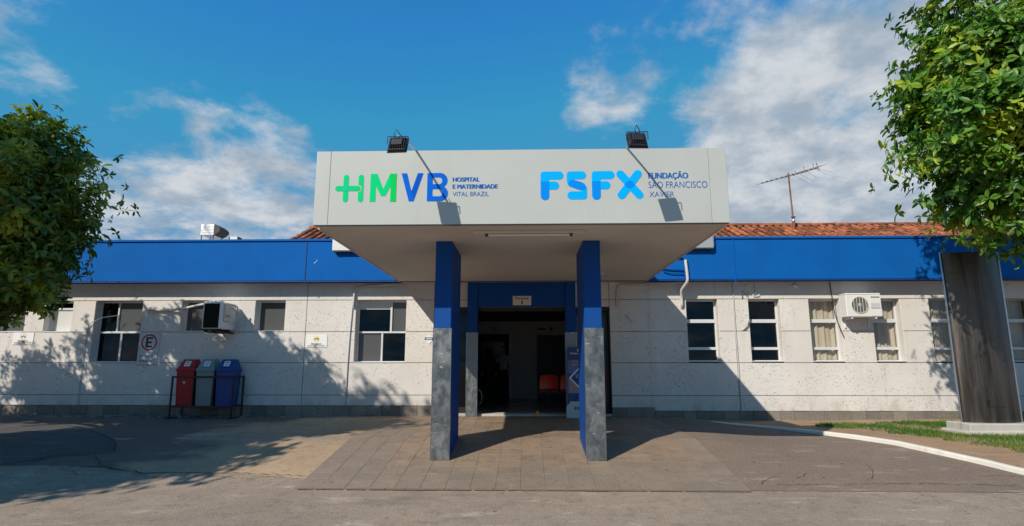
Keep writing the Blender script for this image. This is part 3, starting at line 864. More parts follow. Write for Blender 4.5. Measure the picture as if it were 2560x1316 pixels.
# blue beam above the door between the pillars
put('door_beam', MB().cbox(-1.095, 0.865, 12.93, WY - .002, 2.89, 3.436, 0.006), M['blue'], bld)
put('transom_rail', MB().cbox(LX1 + .01, RX0 - .01, WY + .12, WY + .2, 2.80, 2.884, .004), M['black'], bld)
# dark glazed door leaves slid open behind the pillars
for (x0, x1) in ((-2.08, -1.22), (1.0, 1.85)):
    d = thing('sliding_door', ((x0 + x1) / 2, WY + .2, .53), 'dark tinted glass sliding door leaf pushed open behind the ' + ('left door pillar beside the wheelchair' if x0 < 0 else 'right door pillar beside the upright banner'), 'door', 'entrance door leaves')
    f = MB(); 
    y0, y1 = WY + .205, WY + .25
    f.cbox(x0, x0 + .05, y0, y1, .545, 2.795); f.cbox(x1 - .05, x1, y0, y1, .545, 2.795); f.cbox(x0 + .05, x1 - .05, y0, y1, .545, .66); f.cbox(x0 + .05, x1 - .05, y0, y1, 2.72, 2.795)
    put('leaf_frame', f, M['black'], d); put('pane', MB().box(x0 + .05, x1 - .05, y0 + .018, y0 + .026, .66, 2.72), M['darkglass'], d)

# ------------------------------------------------------------------ door pillars and porch columns
def clad_column(name, label, x0, x1, y0, y1, zb, zt, zc, group, sides=False):
    """blue shaft with steel cladding on the street face up to zc"""
    t = thing(name, ((x0 + x1) / 2, y0, zb), label, 'column', group)
    s = MB(); 
    vs = []
    z0f, z0b = zb - .05, zb - .05
    s.cbox(x0, x1, y0, y1, zb - .05, zt, .006)
    put('shaft', s, M['blue'], t)
    put('steel_cladding', MB().cbox(x0 - .008, x1 + .008, y0 - .014, y0 - .001, zb + .004, zc, .003), M['steel'], t)
    e = MB(); e.cbox(x0 - .013, x0 - .0085, y0 - .018, y0 + .03, zb + .004, zc, .001); e.cbox(x1 + .0085, x1 + .013, y0 - .018, y0 + .03, zb + .004, zc, .001)
    put('edge_trim', e, M['chrome'], t)
    return t
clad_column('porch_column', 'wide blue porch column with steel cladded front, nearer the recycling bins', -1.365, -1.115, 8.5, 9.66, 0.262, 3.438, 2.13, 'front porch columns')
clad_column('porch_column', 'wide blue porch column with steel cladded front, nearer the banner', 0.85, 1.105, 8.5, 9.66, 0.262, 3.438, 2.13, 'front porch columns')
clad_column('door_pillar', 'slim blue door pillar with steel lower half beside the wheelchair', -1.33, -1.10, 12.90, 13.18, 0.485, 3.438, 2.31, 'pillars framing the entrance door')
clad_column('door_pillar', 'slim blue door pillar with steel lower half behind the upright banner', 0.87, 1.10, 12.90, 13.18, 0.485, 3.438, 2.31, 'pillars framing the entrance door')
# steel return strips on the inner side of each porch column foot
# ------------------------------------------------------------------ canopy
CX0, CX1, CY0, SZ, CT = -2.865, 2.69, 7.45, 3.44, 4.48
can = thing('entrance_canopy', (0, CY0, SZ), 'flat entrance canopy with a tall light grey sign board carrying green and blue lettering', 'canopy')
put('soffit', MB().box(CX0 + .03, CX1 - .03, CY0 + .02, WY - .003, SZ, SZ + .03), M['soffit'], can)
put('slab', MB().box(CX0 + .012, CX1 - .012, CY0 + .20, BY - .035, SZ + .031, 3.75), M['fascia'], can)
for x in (CX0 + .004, CX1 - .03): put('soffit_edge', MB().cbox(x, x + .026, CY0 + .2, BY - .015, SZ - .012, SZ + .05, .003), M['soffit'], can)
put('front_shadow_gap', MB().box(CX0 + .02, CX1 - .02, CY0 + .012, CY0 + .03, SZ - .012, SZ + .004), M['trim'], can)
for (x0, x1) in ((CX0, -2.665), (-2.665, 2.455), (2.455, CX1)):
    put('sign_panel', MB().cbox(x0 + .0018, x1 - .0018, CY0, CY0 + .05, SZ + .002, CT, .003), M['fascia'], can)
put('sign_frame', MB().box(CX0 + .01, CX1 - .01, CY0 + .051, CY0 + .19, SZ + .032, CT - .01), M['fascia'], can)
# lettering of the board; photo measurements turned into metres on the board
LY0, LY1 = CY0 - 0.0035, CY0 - 0.0005
def hm(zx, zy):
    p = at(820 + zx * .1797, 400 + .1797 * 380, CY0); q = at(1050, 400 + .1797 * zy + (zx - 1280) * .0012 * -0.0, CY0); return (p.x, q.z)
def fsx(zx, zy):
    p = at(1320 + zx * .1875, 400 + .1875 * 335, CY0); q = at(1560, 400 + .1875 * zy, CY0); return (p.x, q.z)
def vinyl(poly, m, lift=0.0, name='letter'):
    ar = sum(poly[i][0] * poly[(i + 1) % len(poly)][1] - poly[(i + 1) % len(poly)][0] * poly[i][1] for i in range(len(poly)))
    if ar < 0: poly = list(reversed(poly))
    return put(name, MB().prism(poly, LY0 - lift, LY1), m, can)
def uni(p0, p1): return abs(p1[0] - p0[0])
# plus-shaped H
u = hm(0, 380)[0]; sx = (hm(1000, 380)[0] - u) / 1000
rr = 37 * sx
vinyl(capsule(hm(250, 236), hm(250, 548), rr), M['green'])
vinyl(capsule(hm(138, 391), hm(416, 391), rr), M['green'], .0012)
a, c_ = hm(215, 354), hm(285, 428)
vinyl([(a[0], c_[1]), (c_[0], c_[1]), (c_[0], a[1]), (a[0], a[1])], M['teal'], .0024)
# right bar of the H with the notch cut out round the end of the crossbar
cx, cz = hm(416, 391); nr = rr * 1.42
bx0, bx1 = hm(422, 0)[0], hm(496, 0)[0]; bt, bb = hm(0, 236)[1], hm(0, 548)[1]
top = [(bx0, cz + math.sqrt(max(nr**2 - (bx0 - cx)**2, 0)))] ; 
poly = [(bx0, bb)] + list(reversed(arc((bx0 + bx1) / 2, bb, (bx1 - bx0) / 2, 0, -180, 10)))[1:-1] + [(bx1, bb), (bx1, bt)] + arc((bx0 + bx1) / 2, bt, (bx1 - bx0) / 2, 0, 180, 10)[1:-1] + [(bx0, bt)]
aa = math.degrees(math.acos(max(-1, min(1, (bx0 - cx) / nr))))
poly += arc(cx, cz, nr, aa, -aa, 12)
vinyl(poly, M['green'])
# M
mp = [(588, 580), (588, 190), (682, 190), (769, 405), (858, 190), (951, 190), (951, 580), (872, 580), (872, 362), (800, 500), (742, 500), (667, 362), (667, 580)]
vinyl([hm(*p) for p in mp], M['green'])
mp = [(872, 580), (872, 330), (858, 190), (951, 190), (951, 580)]
vinyl([hm(*p) for p in mp], M['green2'], .0012)
# V
vinyl([hm(*p) for p in [(1018, 187), (1096, 187), (1162, 440), (1246, 187), (1322, 187), (1196, 578), (1130, 578)]], M['vblue'])
vinyl([hm(*p) for p in [(1162, 440), (1246, 187), (1322, 187), (1205, 548)]], M['vblue2'], .0012)
# B: outer outline and counters joined by a bridge
def B_poly():
    o = lambda cxx, cyy, rx, ry, a0, a1: [hm(cxx + rx * math.cos(R(a)), cyy - ry * math.sin(R(a))) for a in np.linspace(a0, a1, 10)]
    outer = [hm(1380, 578), hm(1380, 186)] + o(1560, 282, 105, 96, 90, -48) + o(1556, 470, 112, 108, 48, -90)
    return outer
def B_parts():
    q = lambda a, b_, c2, d2: [hm(a, b_), hm(c2, b_), hm(c2, d2), hm(a, d2)]
    def ring(cxx, cyy, ro, ri, ty, a0, a1):
        o1 = [hm(cxx + ro[0] * math.cos(R(a)), cyy - ro[1] * math.sin(R(a))) for a in np.linspace(a0, a1, 14)]
        i1 = [hm(cxx + ri[0] * math.cos(R(a)), cyy - ri[1] * math.sin(R(a))) for a in np.linspace(a1, a0, 14)]
        return o1 + i1
    vinyl(q(1380, 186, 1456, 578), M['vblue'])
    up = [hm(1456, 186)] + ring(1560, 286, (104, 100), (34, 34), 0, 90, -90) 
    # upper bowl as closed band
    band = [hm(1456, 186)] + [hm(1556 + 106 * math.cos(R(a)), 290 - 104 * math.sin(R(a))) for a in np.linspace(90, -90, 16)] + [hm(1456, 394), hm(1456, 340)] + \
           [hm(1545 + 42 * math.cos(R(a)), 294 - 46 * math.sin(R(a))) for a in np.linspace(-90, 90, 14)] + [hm(1456, 248)]
    vinyl(band, M['vblue'])
    band = [hm(1456, 362)] + [hm(1556 + 114 * math.cos(R(a)), 470 - 108 * math.sin(R(a))) for a in np.linspace(90, -90, 16)] + [hm(1456, 578), hm(1456, 508)] + \
           [hm(1548 + 48 * math.cos(R(a)), 460 - 50 * math.sin(R(a))) for a in np.linspace(-90, 90, 14)] + [hm(1456, 410)]
    vinyl(band, M['vblue'], .0010)
B_parts()
def board_text(body, conv, x0, x1, zt_, zb_, bold, m=None):
    p0, p1 = conv(x0, zb_), conv(x1, zt_)
    me = text_mesh(body, p0[0], p1[0], p0[1], p1[1], LY0, min(bold, 0.0))
    if bold > 0:                                   # heavier strokes: the outline laid thrice, a hair apart
        g = MB()
        for k, dx in enumerate((-.0045, 0, .0045)):
            g.add([(v.co.x + dx, v.co.y - .0003 * k, v.co.z) for v in me.vertices], [tuple(p.vertices) for p in me.polygons])
        me = g
    put('lettering', me, m or M['txtblue'], can)
board_text('HOSPITAL', hm, 1737, 2105, 250, 308, 0.004)
board_text('E MATERNIDADE', hm, 1737, 2360, 348, 406, 0.003)
board_text('VITAL BRAZIL', hm, 1737, 2238, 450, 512, -0.004)
# FSFX
s2 = (fsx(1000, 335)[0] - fsx(0, 335)[0]) / 1000
def fbar(x0, y0, x1, y1, m, lift=0.0, corners=(1, 1, 1, 1), rad=None):
    """bar with rounded corners: tl tr br bl"""
    xa, za = fsx(x0, y0); xb, zb_ = fsx(x1, y1)
    r_ = min(abs(xb - xa), abs(za - zb_)) / 2 * .999 if rad is None else rad * s2
    P = []
    for (cx_, cz_, a0, on) in ((xb, zb_, -90, corners[2]), (xb, za, 0, corners[1]), (xa, za, 90, corners[0]), (xa, zb_, 180, corners[3])):
        q = r_ * (1 if on == 1 else on)
        if q < 1e-4: P.append((cx_, cz_)); continue
        ox = cx_ - q if cx_ == xb else cx_ + q; oz = cz_ - q if cz_ == za else cz_ + q
        P += arc(ox, oz, q, a0, a0 + 90, 7)
    vinyl(P, m, lift)
for ox in (0, 684):
    fbar(168 + ox, 148, 475 + ox, 257, M['cyan'], 0, (.75, 1, 1, 0))
    fbar(168 + ox, 225, 282 + ox, 530, M['cyan2'], .0012, (0, 0, 1, 1))
    fbar(168 + ox, 225, 282 + ox, 286, M['cyan'], .0022, (0, 0, 0, 0))
    fbar(282 + ox, 283, 415 + ox, 391, M['cyan'], .0005, (0, 1, 1, 0))
# S
fbar(517, 148, 778, 255, M['cyan'], 0, (.8, 1, 1, 0))
vinyl([fsx(*p) for p in [(517, 225), (600, 225), (625, 262), (560, 352), (535, 335), (519, 300)]], M['cyan'], .0004)
fbar(522, 415, 786, 524, M['cyan'], 0, (1, 0, .8, 1))
vinyl([fsx(*p) for p in [(700, 440), (786, 440), (786, 365), (765, 330), (720, 400)]], M['cyan'], .0004)
vinyl([fsx(*p) for p in [(560, 352), (542, 335), (536, 312), (545, 288), (565, 270), (590, 263), (620, 265), (720, 296), (748, 312), (766, 335), (773, 360), (764, 384), (745, 398), (715, 402), (690, 398)]], M['cyan2'], .0016)
# X
vinyl(capsule(fsx(1236, 192), fsx(1480, 470), 55 * s2), M['cyan'])
vinyl(capsule(fsx(1468, 190), fsx(1244, 470), 55 * s2), M['cyan'], .0010)
vinyl([fsx(*p) for p in [(1358, 276), (1396, 290), (1428, 330), (1396, 368), (1360, 386), (1322, 368), (1286, 332), (1322, 288)]], M['cyan2'], .0020)
board_text('FUNDAÇÃO', fsx, 1612, 2138, 158, 272, 0.005)
board_text('SÃO FRANCISCO', fsx, 1606, 2392, 272, 380, -0.006)
board_text('XAVIER', fsx, 1612, 1942, 428, 498, -0.006)

# fluorescent batten and small round fitting under the soffit
d = ray(1183, 585); p0 = Vector((0, 0, EYE)) + d * ((3.40 - EYE) / d.z); d = ray(1462, 583); p1 = Vector((0, 0, EYE)) + d * ((3.40 - EYE) / d.z)
t = thing('batten_light', ((p0.x + p1.x) / 2, p0.y, 3.44), 'long pale fluorescent batten fixed under the canopy soffit', 'light fitting')
put('body', MB().cbox(p0.x, p1.x, p0.y - .05, p0.y + .05, 3.395, 3.4385, .006), M['soffit'], t)
put('tube_lamp', MB().tube([(p0.x + .2, p0.y - .02, 3.375), (p1.x - .2, p0.y - .02, 3.375)], .013, 10), M['tube'], t)
for x in (p0.x + .19, p1.x - .19): put('lamp_holder', MB().cbox(x - .02, x + .02, p0.y - .04, p0.y, 3.355, 3.397, .003), M['trim'], t)
d = ray(1503, 682); p = Vector((0, 0, EYE)) + d * ((3.43 - EYE) / d.z)
t = thing('sensor_fitting', (p.x, p.y, 3.44), 'tiny grey sensor fitting on the canopy soffit behind a porch column', 'sensor')
put('housing', MB().lathe([(0.0, 3.37), (.03, 3.37), (.05, 3.40), (.055, 3.4385)], (p.x, p.y, 0), 'Z', 14), M['alugrey'], t)

# ------------------------------------------------------------------ floodlights on arms
def floodlight(cx, cy, cz, ax, lbl, tilt=-38, roll=0):
    t = thing('floodlight', (ax, CY0 + .02, CT), lbl, 'floodlight', 'floodlights over the sign board')
    Mx = Matrix.Translation((cx, cy, cz)) @ Matrix.Rotation(R(roll), 4, 'Z') @ Matrix.Rotation(R(tilt), 4, 'X')
    # local: lens looks along +Y (to the board), back with fins towards -Y
    h = MB().cbox(-.112, .112, -.012, .028, -.105, .105, .008); put('housing', h.xform(Mx), M['lampblack'], t)
    fr = MB(); rect_frame(fr, -.124, .124, -.118, .118, .016, .018, .036); put('lens_frame', fr.xform(Mx), M['lampblack'], t)
    put('lens', MB().box(-.106, .106, .029, .033, -.1, .1).xform(Mx), M['frost'], t)
    for k in range(9):
        x = -.088 + k * .022
        put('fin', MB().cbox(x - .004, x + .004, -.036, -.0125, -.085, .085, .002).xform(Mx), M['lampblack'], t)
    put('driver_box', MB().cbox(-.07, .07, -.052, -.037, -.055, .045, .006).xform(Mx), M['lampblack'], t)
    for k in range(7):
        for z in (-.092, .092):
            put('bolt', MB().cbox(-.066 + k * .022 - .003, -.066 + k * .022 + .003, -.018, -.0122, z - .005, z + .005, .001).xform(Mx), M['chrome'], t)
    # bracket: U-shaped strap, its arms at the lamp's sides
    br = MB()
    tp = cz + .10
    for s in (-1, 1): br.tube([(cx + s * .132, cy, cz), (cx + s * .128, cy + .005, tp)], .006, 6)
    br.tube([(cx - .128, cy + .005, tp), (cx + .128, cy + .005, tp)], .006, 6)
    put('bracket', br, M['black'], t)
    put('arm', MB().tube([(cx, cy + .006, tp), (cx + (ax - cx) * .6, cy + (CY0 - cy) * .6, tp + (CT - tp) * .6 + .02), (ax, CY0 + .04, CT + .012), (ax, CY0 + .16, CT + .012)], .014, 8), M['galv'], t)
    put('arm_foot', MB().cbox(ax - .04, ax + .04, CY0 + .07, CY0 + .18, CT - .009, CT + .006, .002), M['galv'], t)
    put('cable', MB().tube([(cx - .02, cy - .03, cz + .05), (cx - .035, cy - .05, cz + .12), (cx - .01, cy - .03, cz + .175), (cx + .03, cy, tp + .02), (cx + .05, cy + .1, tp + .02)], .005, 6), M['black'], t)
    return t
floodlight(-1.585, 6.72, 4.285, -1.5, 'black finned floodlight on a grey arm above the green and blue hospital initials', -24, -4)
floodlight(1.365, 6.72, 4.315, 1.37, 'black finned floodlight on a grey arm above the cyan foundation initials', -24, 5)

# ================================================================== wall fixtures
def pipe(name, pts, r, m, label, cat='pipe', clips=(), group=None, n=10):
    t = thing(name, pts[-1], label, cat, group)
    # round the corners
    P = [Vector(p) for p in pts]; Q = [P[0]]
    for a, b_, c2 in zip(P[:-2], P[1:-1], P[2:]):
        l = min((b_ - a).length, (c2 - b_).length) * .45; l = min(l, .07)
        s_, e_ = b_ + (a - b_).normalized() * l, b_ + (c2 - b_).normalized() * l
        for k in range(6):
            u_ = k / 5; Q.append(s_ * (1 - u_)**2 + b_ * 2 * u_ * (1 - u_) + e_ * u_**2)
    Q.append(P[-1])
    put('run', MB().tube(Q, r, n), m, t)
    for c2 in clips: put('clip', MB().cbox(c2[0] - r * 1.6, c2[0] + r * 1.6, WY - .012, WY - .0005, c2[2] - .012, c2[2] + .012, .002), M['alugrey'], t)
    return t
wy = WY - .03
pipe('drain_pipe', [(-2.80, BY + .12, 3.40), (-3.75, wy - .02, 3.37), (-3.93, wy - .02, 3.30), (-3.95, wy - .02, 2.93), (-3.93, wy + .035, 2.86)], .026, M['pipe'], 'grey drain pipe bending from under the canopy down to the window with the paper', clips=[(-3.94, 0, 3.1)])
pipe('thin_conduit', [(-3.97, wy + .012, 2.9), (-4.0, wy + .012, 2.3), (-4.02, wy + .012, 1.6), (-4.03, wy + .008, .72)], .011, M['alugrey'], 'thin grey conduit running down the wall beside the window with the paper', clips=[(-4.0, 0, 2.3), (-4.02, 0, 1.3)])
pipe('thin_conduit', [(-9.52, FY - .01, 2.73), (-9.72, wy - .05, 2.66), (-10.05, wy, 2.52), (-10.08, wy + .01, 2.3), (-10.09, wy + .01, 1.6), (-10.09, wy + .01, .72)], .009, M['alugrey'], 'thin grey conduit from the four-pane window down to the plinth by the ambulance sign', clips=[(-10.08, 0, 2.1), (-10.09, 0, 1.2)])
pipe('bent_pipe', [(3.36, BY + .1, 3.395), (2.15, wy, 3.385), (2.06, wy, 3.33), (2.04, wy, 2.93), (2.05, wy + .03, 2.88)], .024, M['pipe'], 'beige pipe turning down from under the canopy beside the entrance opening', clips=[(2.045, 0, 3.1)])
pipe('s_bend_pipe', [(3.54, BY - .04, 3.9), (3.56, BY - .045, 3.6), (3.57, BY - .04, 3.42), (3.47, wy - .1, 3.24), (3.49, wy - .02, 3.1), (3.49, wy - .02, 2.92), (3.50, wy + .03, 2.86)], .033, M['pipe'], 'white S-bend pipe coming down from the parapet beside the shaded window')
for k, z in enumerate((3.98, 3.70, 3.62)):
    pipe('coolant_line', [(2.75 + .15 * k, BY - .03, z + .02), (3.2, BY - .045, z - .01 * k), (3.50, BY - .045, z - .02), (3.54, BY - .03, z - .14)], .02 - .004 * k, M['band'], 'blue painted coolant line curving along the parapet, ' + ('highest', 'middle', 'lowest')[k] + ' of three under the canopy edge', 'pipe', group='coolant lines on the parapet')
pipe('seam_conduit', [(4.66, wy + .015, 3.40), (4.66, wy + .015, 2.4), (4.67, wy + .015, 1.6), (4.68, wy + .015, .55)], .011, M['pipe'], 'thin white conduit running down the wall joint between the two dark narrow windows')
pipe('drip_hose', [(4.97, FY - .02, 2.62), (4.93, wy - .05, 2.55), (4.86, wy - .01, 2.40), (4.82, wy + .02, 2.36)], .016, M['pipe'], 'short white drip hose hanging out of the narrow dark window')
pipe('loose_cable', [(6.83, wy + .01, 3.43), (6.84, wy, 3.1), (6.86, wy - .02, 2.7), (6.93, wy - .01, 2.45), (7.02, wy, 2.2)], .010, M['black'], 'black cable hanging beside the white air conditioner with the round fan grille', 'cable')
pipe('wall_stub', [(2.22, wy + .02, 2.70), (2.30, wy - .04, 2.62), (2.36, wy - .03, 2.55)], .013, M['galv'], 'short bent metal rod sticking out of the shaded wall')
# coil of wire and tiny bullet camera under the parapet
c = at(1888, 737, WY - .02)
t = thing('wire_coil', (c.x, WY, c.z), 'small coil of white wire hanging above the narrow dark window', 'wire')
for k in range(4):
    pts = [(c.x + (.055 + .006 * k) * math.cos(a) + .008 * k, WY - .012 - .006 * k, c.z + (.06 - .006 * k) * math.sin(a)) for a in np.linspace(0, 6.28, 18)]
    put('loop', MB().tube(pts, .0045, 5), M['sheet'], t)
put('lead', MB().tube([(c.x, WY - .01, c.z + .05), (c.x - .005, WY - .01, 3.43)], .004, 5), M['ink'], t)
c = at(1990, 714, WY - .05)
t = thing('wall_camera', (c.x, WY, c.z), 'tiny white dome camera on the wall under the blue parapet', 'camera')
put('dome', MB().lathe([(.0, -.075), (.022, -.072), (.045, -.05), (.052, -.02), (.052, 0)], (c.x, WY - .002, c.z), 'Y', 16), M['sheet'], t)
put('lens', MB().lathe([(.0, -.084), (.012, -.083), (.016, -.0725)], (c.x, WY - .002, c.z), 'Y', 12), M['ink'], t)
t = thing('wall_bracket', (4.98, WY, 3.1), 'small black V-shaped wire bracket on the wall near the coil of wire', 'bracket')
put('wire', MB().tube([(4.86, WY - .004, 3.24), (4.98, WY - .05, 3.09), (4.99, WY - .004, 3.22)], .006, 6), M['black'], t)

# ------------------------------------------------------------------ signs
def plate(mb, x0, x1, z0, z1, y0, y1, r=.02):
    P = arc(x1 - r, z0 + r, r, -90, 0, 4) + arc(x1 - r, z1 - r, r, 0, 90, 4) + arc(x0 + r, z1 - r, r, 90, 180, 4) + arc(x0 + r, z0 + r, r, 180, 270, 4)
    return mb.prism(P, y0, y1)
def ring2d(cx, cz, r0, r1, y0, y1, n=28):
    b = MB(); vs = []; fs = []
    for k in range(n):
        a = 2 * math.pi * k / n
        vs += [(cx + r0 * math.cos(a), y0, cz + r0 * math.sin(a)), (cx + r1 * math.cos(a), y0, cz + r1 * math.sin(a))]
    for k in range(n):
        j = (k + 1) % n
        fs.append((2 * k, 2 * j, 2 * j + 1, 2 * k + 1)[::-1])
    return b.add(vs, fs)
def no_parking(x0, x1, z0, z1, lbl, ringm):
    t = thing('no_parking_sign', ((x0 + x1) / 2, WY, z0), lbl, 'sign', 'no parking notices')
    y = WY - .006
    put('board', plate(MB(), x0, x1, z0, z1, y - .004, WY - .0005), M['sheet'], t)
    cx, cz, r_ = (x0 + x1) / 2, z0 + (z1 - z0) * .66, (z1 - z0) * .27
    if ringm is M['signyellow']: put('pictogram_ground', MB().prism(arc(cx, cz, r_ * .9, 0, 345, 23), y - .0048, y - .0041), M['signyellow'], t)
    put('pictogram_ring', ring2d(cx, cz, r_ * .86, r_, y - .0056, 0), ringm, t)
    b = MB()
    for s in (-1, 1): 
        rg = ring2d(cx + s * r_ * .42, cz - r_ * .15, r_ * .15, r_ * .30, y - .0060, 0, 16); b.add(rg.v, rg.f)
    b.prism([(cx - r_ * .45, cz - r_ * .1), (cx + r_ * .1, cz + r_ * .02), (cx + r_ * .38, cz - r_ * .1), (cx + r_ * .2, cz + r_ * .38), (cx - r_ * .05, cz + r_ * .36), (cx - r_ * .0, cz + r_ * .15)], y - .0062, y - .005)
    put('pictogram_motorbike', b, M['ink'], t)
    w = x1 - x0
    put('lettering', text_mesh('PROIBIDO', cx - w * .25, cx + w * .25, z0 + .05, z0 + .085, y - .0058, .03), M['ink'], t)
    put('lettering', text_mesh('PARAR E ESTACIONAR', cx - w * .41, cx + w * .41, z0 + .016, z0 + .04, y - .0058, .02), M['ink'], t)
no_parking(-11.80, -11.32, 2.065, 2.33, 'small white no parking notice with an orange ring, below the frosted window', M['signorange'])
no_parking(-5.0, -4.52, 1.99, 2.275, 'small white no parking notice with a pale yellow disc, beside the wall joint', M['signyellow'])
t = thing('ambulance_sign', (-8.6, WY, 1.6), 'grey parking sign with a black E in a red ring, reserved for ambulances', 'sign')
x0, x1 = -8.845, -8.375; y = WY - .008
put('upper_plate', MB().cbox(x0 + .01, x1 + .005, y - .006, WY - .0005, 1.878, 2.315, .002), M['sheetgrey'], t)
put('lower_plate', MB().cbox(x0 - .005, x1 - .01, y - .006, WY - .0005, 1.585, 1.872, .002), M['sheetgrey'], t)
cx, cz = -8.605, 2.10
put('ring', ring2d(cx, cz, .150, .186, y - .0072, 0, 36), M['signred'], t)
e = MB(); e.prism([(cx - .075, cz - .115), (cx + .085, cz - .115), (cx + .085, cz - .075), (cx - .028, cz - .075), (cx - .028, cz - .02), (cx + .06, cz - .02), (cx + .06, cz + .02), (cx - .028, cz + .02), (cx - .028, cz + .078), (cx + .085, cz + .078), (cx + .085, cz + .118), (cx - .075, cz + .118)], y - .0075, y - .0055)
put('letter', e, M['ink'], t)
put('lettering', text_mesh('EXCLUSIVO', -8.79, -8.48, 1.765, 1.81, y - .0072, .015, .3), M['ink'], t)
put('lettering', text_mesh('Ambulância', -8.80, -8.50, 1.655, 1.715, y - .0072, .01, .3), M['ink'], t)
put('stripe', MB().box(x0 - .003, x1 - .012, y - .0075, y - .0058, 1.592, 1.600), M['signred'], t)
t = thing('alarm_plate', (-2.2, WY, 2.06), 'small white shield plate with a navy bar on the wall beside the porch', 'sign')
put('shield', MB().prism([(-2.28, 2.12), (-2.2, 2.06), (-2.13, 2.12), (-2.125, 2.2), (-2.2, 2.265), (-2.285, 2.2)], WY - .008, WY - .0005), M['sheet'], t)
put('navy_bar', MB().cbox(-2.295, -2.115, WY - .011, WY - .0085, 2.145, 2.205, .001), M['navy'], t)
put('white_line', MB().box(-2.27, -2.14, WY - .0118, WY - .0112, 2.163, 2.183), M['sheet'], t)
t = thing('entrance_sign', (-.1, 12.93, 2.9), 'cream plate reading Portaria 1 on the blue beam over the door', 'sign')
put('plate', MB().cbox(-.31, .105, 12.915, 12.9285, 2.915, 3.125, .003), M['cream_sign'], t)
put('lettering', text_mesh('Portaria', -.255, .05, 3.045, 3.10, 12.913, .025), M['ink'], t)
put('lettering', text_mesh('1', -.118, -.088, 2.935, 3.02, 12.913, .04), M['ink'], t)

# ------------------------------------------------------------------ air conditioners
def fan_unit(x0, x1, y0, y1, z0, z1, fx, fr, label, group):
    t = thing('air_conditioner', ((x0 + x1) / 2, y1, z0), label, 'air conditioner', group)
    put('casing', MB().cbox(x0, x1, y0, y1, z0, z1, .012), M['white'], t)
    cz = (z0 + z1) / 2
    put('fan_recess', MB().lathe([(.0, -.003), (fr, -.003)], (fx, y0, cz), 'Y', 28, smooth=False), M['black'], t)
    g = MB(); 
    rg = [(fr - .004, -.004), (fr + .012, -.014), (fr + .02, -.001)]
    g.lathe(rg, (fx, y0, cz), 'Y', 28); put('fan_ring', g, M['cream'], t)
    g = MB()
    for k in range(-9, 10):
        h = k * fr / 9.6; w = math.sqrt(max(fr * fr - h * h, 0))
        g.tube([(fx - w, y0 - .008, cz + h), (fx + w, y0 - .008, cz + h)], .0022, 4, False)
    put('grille_wires', g, M['white'], t)
    for k in range(-2, 3):
        h = k * fr / 2.7; w = math.sqrt(max(fr * fr - h * h, 0))
        put('grille_bar', MB().tube([(fx + h, y0 - .012, cz - w), (fx + h, y0 - .012, cz + w)], .0045, 5), M['white'], t)
    put('hub', MB().lathe([(.0, -.0145), (.035, -.0135), (.04, -.010)], (fx, y0, cz), 'Y', 16), M['alugrey'], t)
    put('service_panel', MB().cbox(fx + fr + .045, x1 - .008, y0 - .006, y0 - .0005, z0 + .02, z1 - .04, .003), M['white'], t)
    put('badge', MB().cbox(fx + fr + .07, x1 - .03, y0 - .009, y0 - .0065, z1 - .10, z1 - .08, .001), M['ink'], t)
    put('sticker', MB().cbox(fx + fr + .065, x1 - .04, y0 - .008, y0 - .0065, z0 + .22, z0 + .30, .001), M['sheetgrey'], t)
    put('label_line', MB().cbox(fx + fr + .06, x1 - .03, y0 - .009, y0 - .0065, z0 + .185, z0 + .20, .001), M['navy'], t)
    put('top_seam', MB().cbox(x0 - .003, x1 + .003, y0 - .004, y1, z1 - .03, z1 - .024, .001), M['alugrey'], t)
    for x in (x0 + .10, x1 - .14):
        b = MB(); b.cbox(x, x + .035, y0 + .02, WY - .002, z0 - .04, z0 - .002, .004); b.cbox(x, x + .035, WY - .03, WY - .002, z0 - .22, z0 - .041, .004)
        put('wall_bracket', b, M['white'], t)
    return t
fan_unit(6.965, 7.72, 12.70, 12.98, 2.62, 3.14, 7.255, .175, 'white outdoor air conditioner with a round fan grille between two blind-covered windows', 'outdoor air conditioners')

# unit mounted sideways by the small windows on the left
ax0, ax1, ay0, ay1, az0, az1 = -7.0, -6.62, 12.27, 12.96, 2.36, 2.95
t = thing('air_conditioner', (-6.8, WY, az0), 'air conditioner mounted sideways with a dark glossy end, hoses at its side', 'air conditioner', 'outdoor air conditioners')
put('casing', MB().cbox(ax0, ax1, ay0 + .01, ay1, az0, az1, .012), M['white'], t)
put('dark_face', MB().cbox(ax0 + .03, ax1 - .015, ay0, ay0 + .0095, az0 + .02, az1 - .045, .004), M['coil'], t)
put('top_cap', MB().lathe([(.0, .045), (.11, .042), (.16, .02), (.17, -.045), (.0, -.045)], ((ax0 + ax1) / 2 - .01, ay0 + .16, az1), 'Z', 24), M['white'], t)
put('service_cover', MB().cbox(ax1 + .001, ax1 + .035, ay0 + .16, ay0 + .40, az0 + .17, az1 - .02, .008), M['cream'], t)
for k, q in enumerate((.30, .27)): put('cover_stripe', MB().box(ax1 + .0352, ax1 + .0365, ay0 + .17, ay0 + .39, az0 + q, az0 + q + .012), M['ink'], t)
put('coolant_hose', MB().tube([(ax1 + .01, ay0 + .42, az1 - .02), (ax1 + .10, ay0 + .52, az1 - .07), (ax1 + .14, ay0 + .58, az1 - .2), (ax1 + .09, ay0 + .55, az1 - .38), (ax1 + .02, ay0 + .5, az0 + .12)], .02, 8), M['pipe'], t)
put('coolant_hose', MB().tube([(ax1 + .01, ay0 + .5, az1 - .1), (ax1 + .08, ay0 + .6, az1 - .2), (ax1 + .06, ay0 + .62, az1 - .4), (ax1 + .03, ay0 + .6, az0 + .02), (ax1 + .05, WY - .02, az0 - .05)], .014, 8), M['pipe'], t)
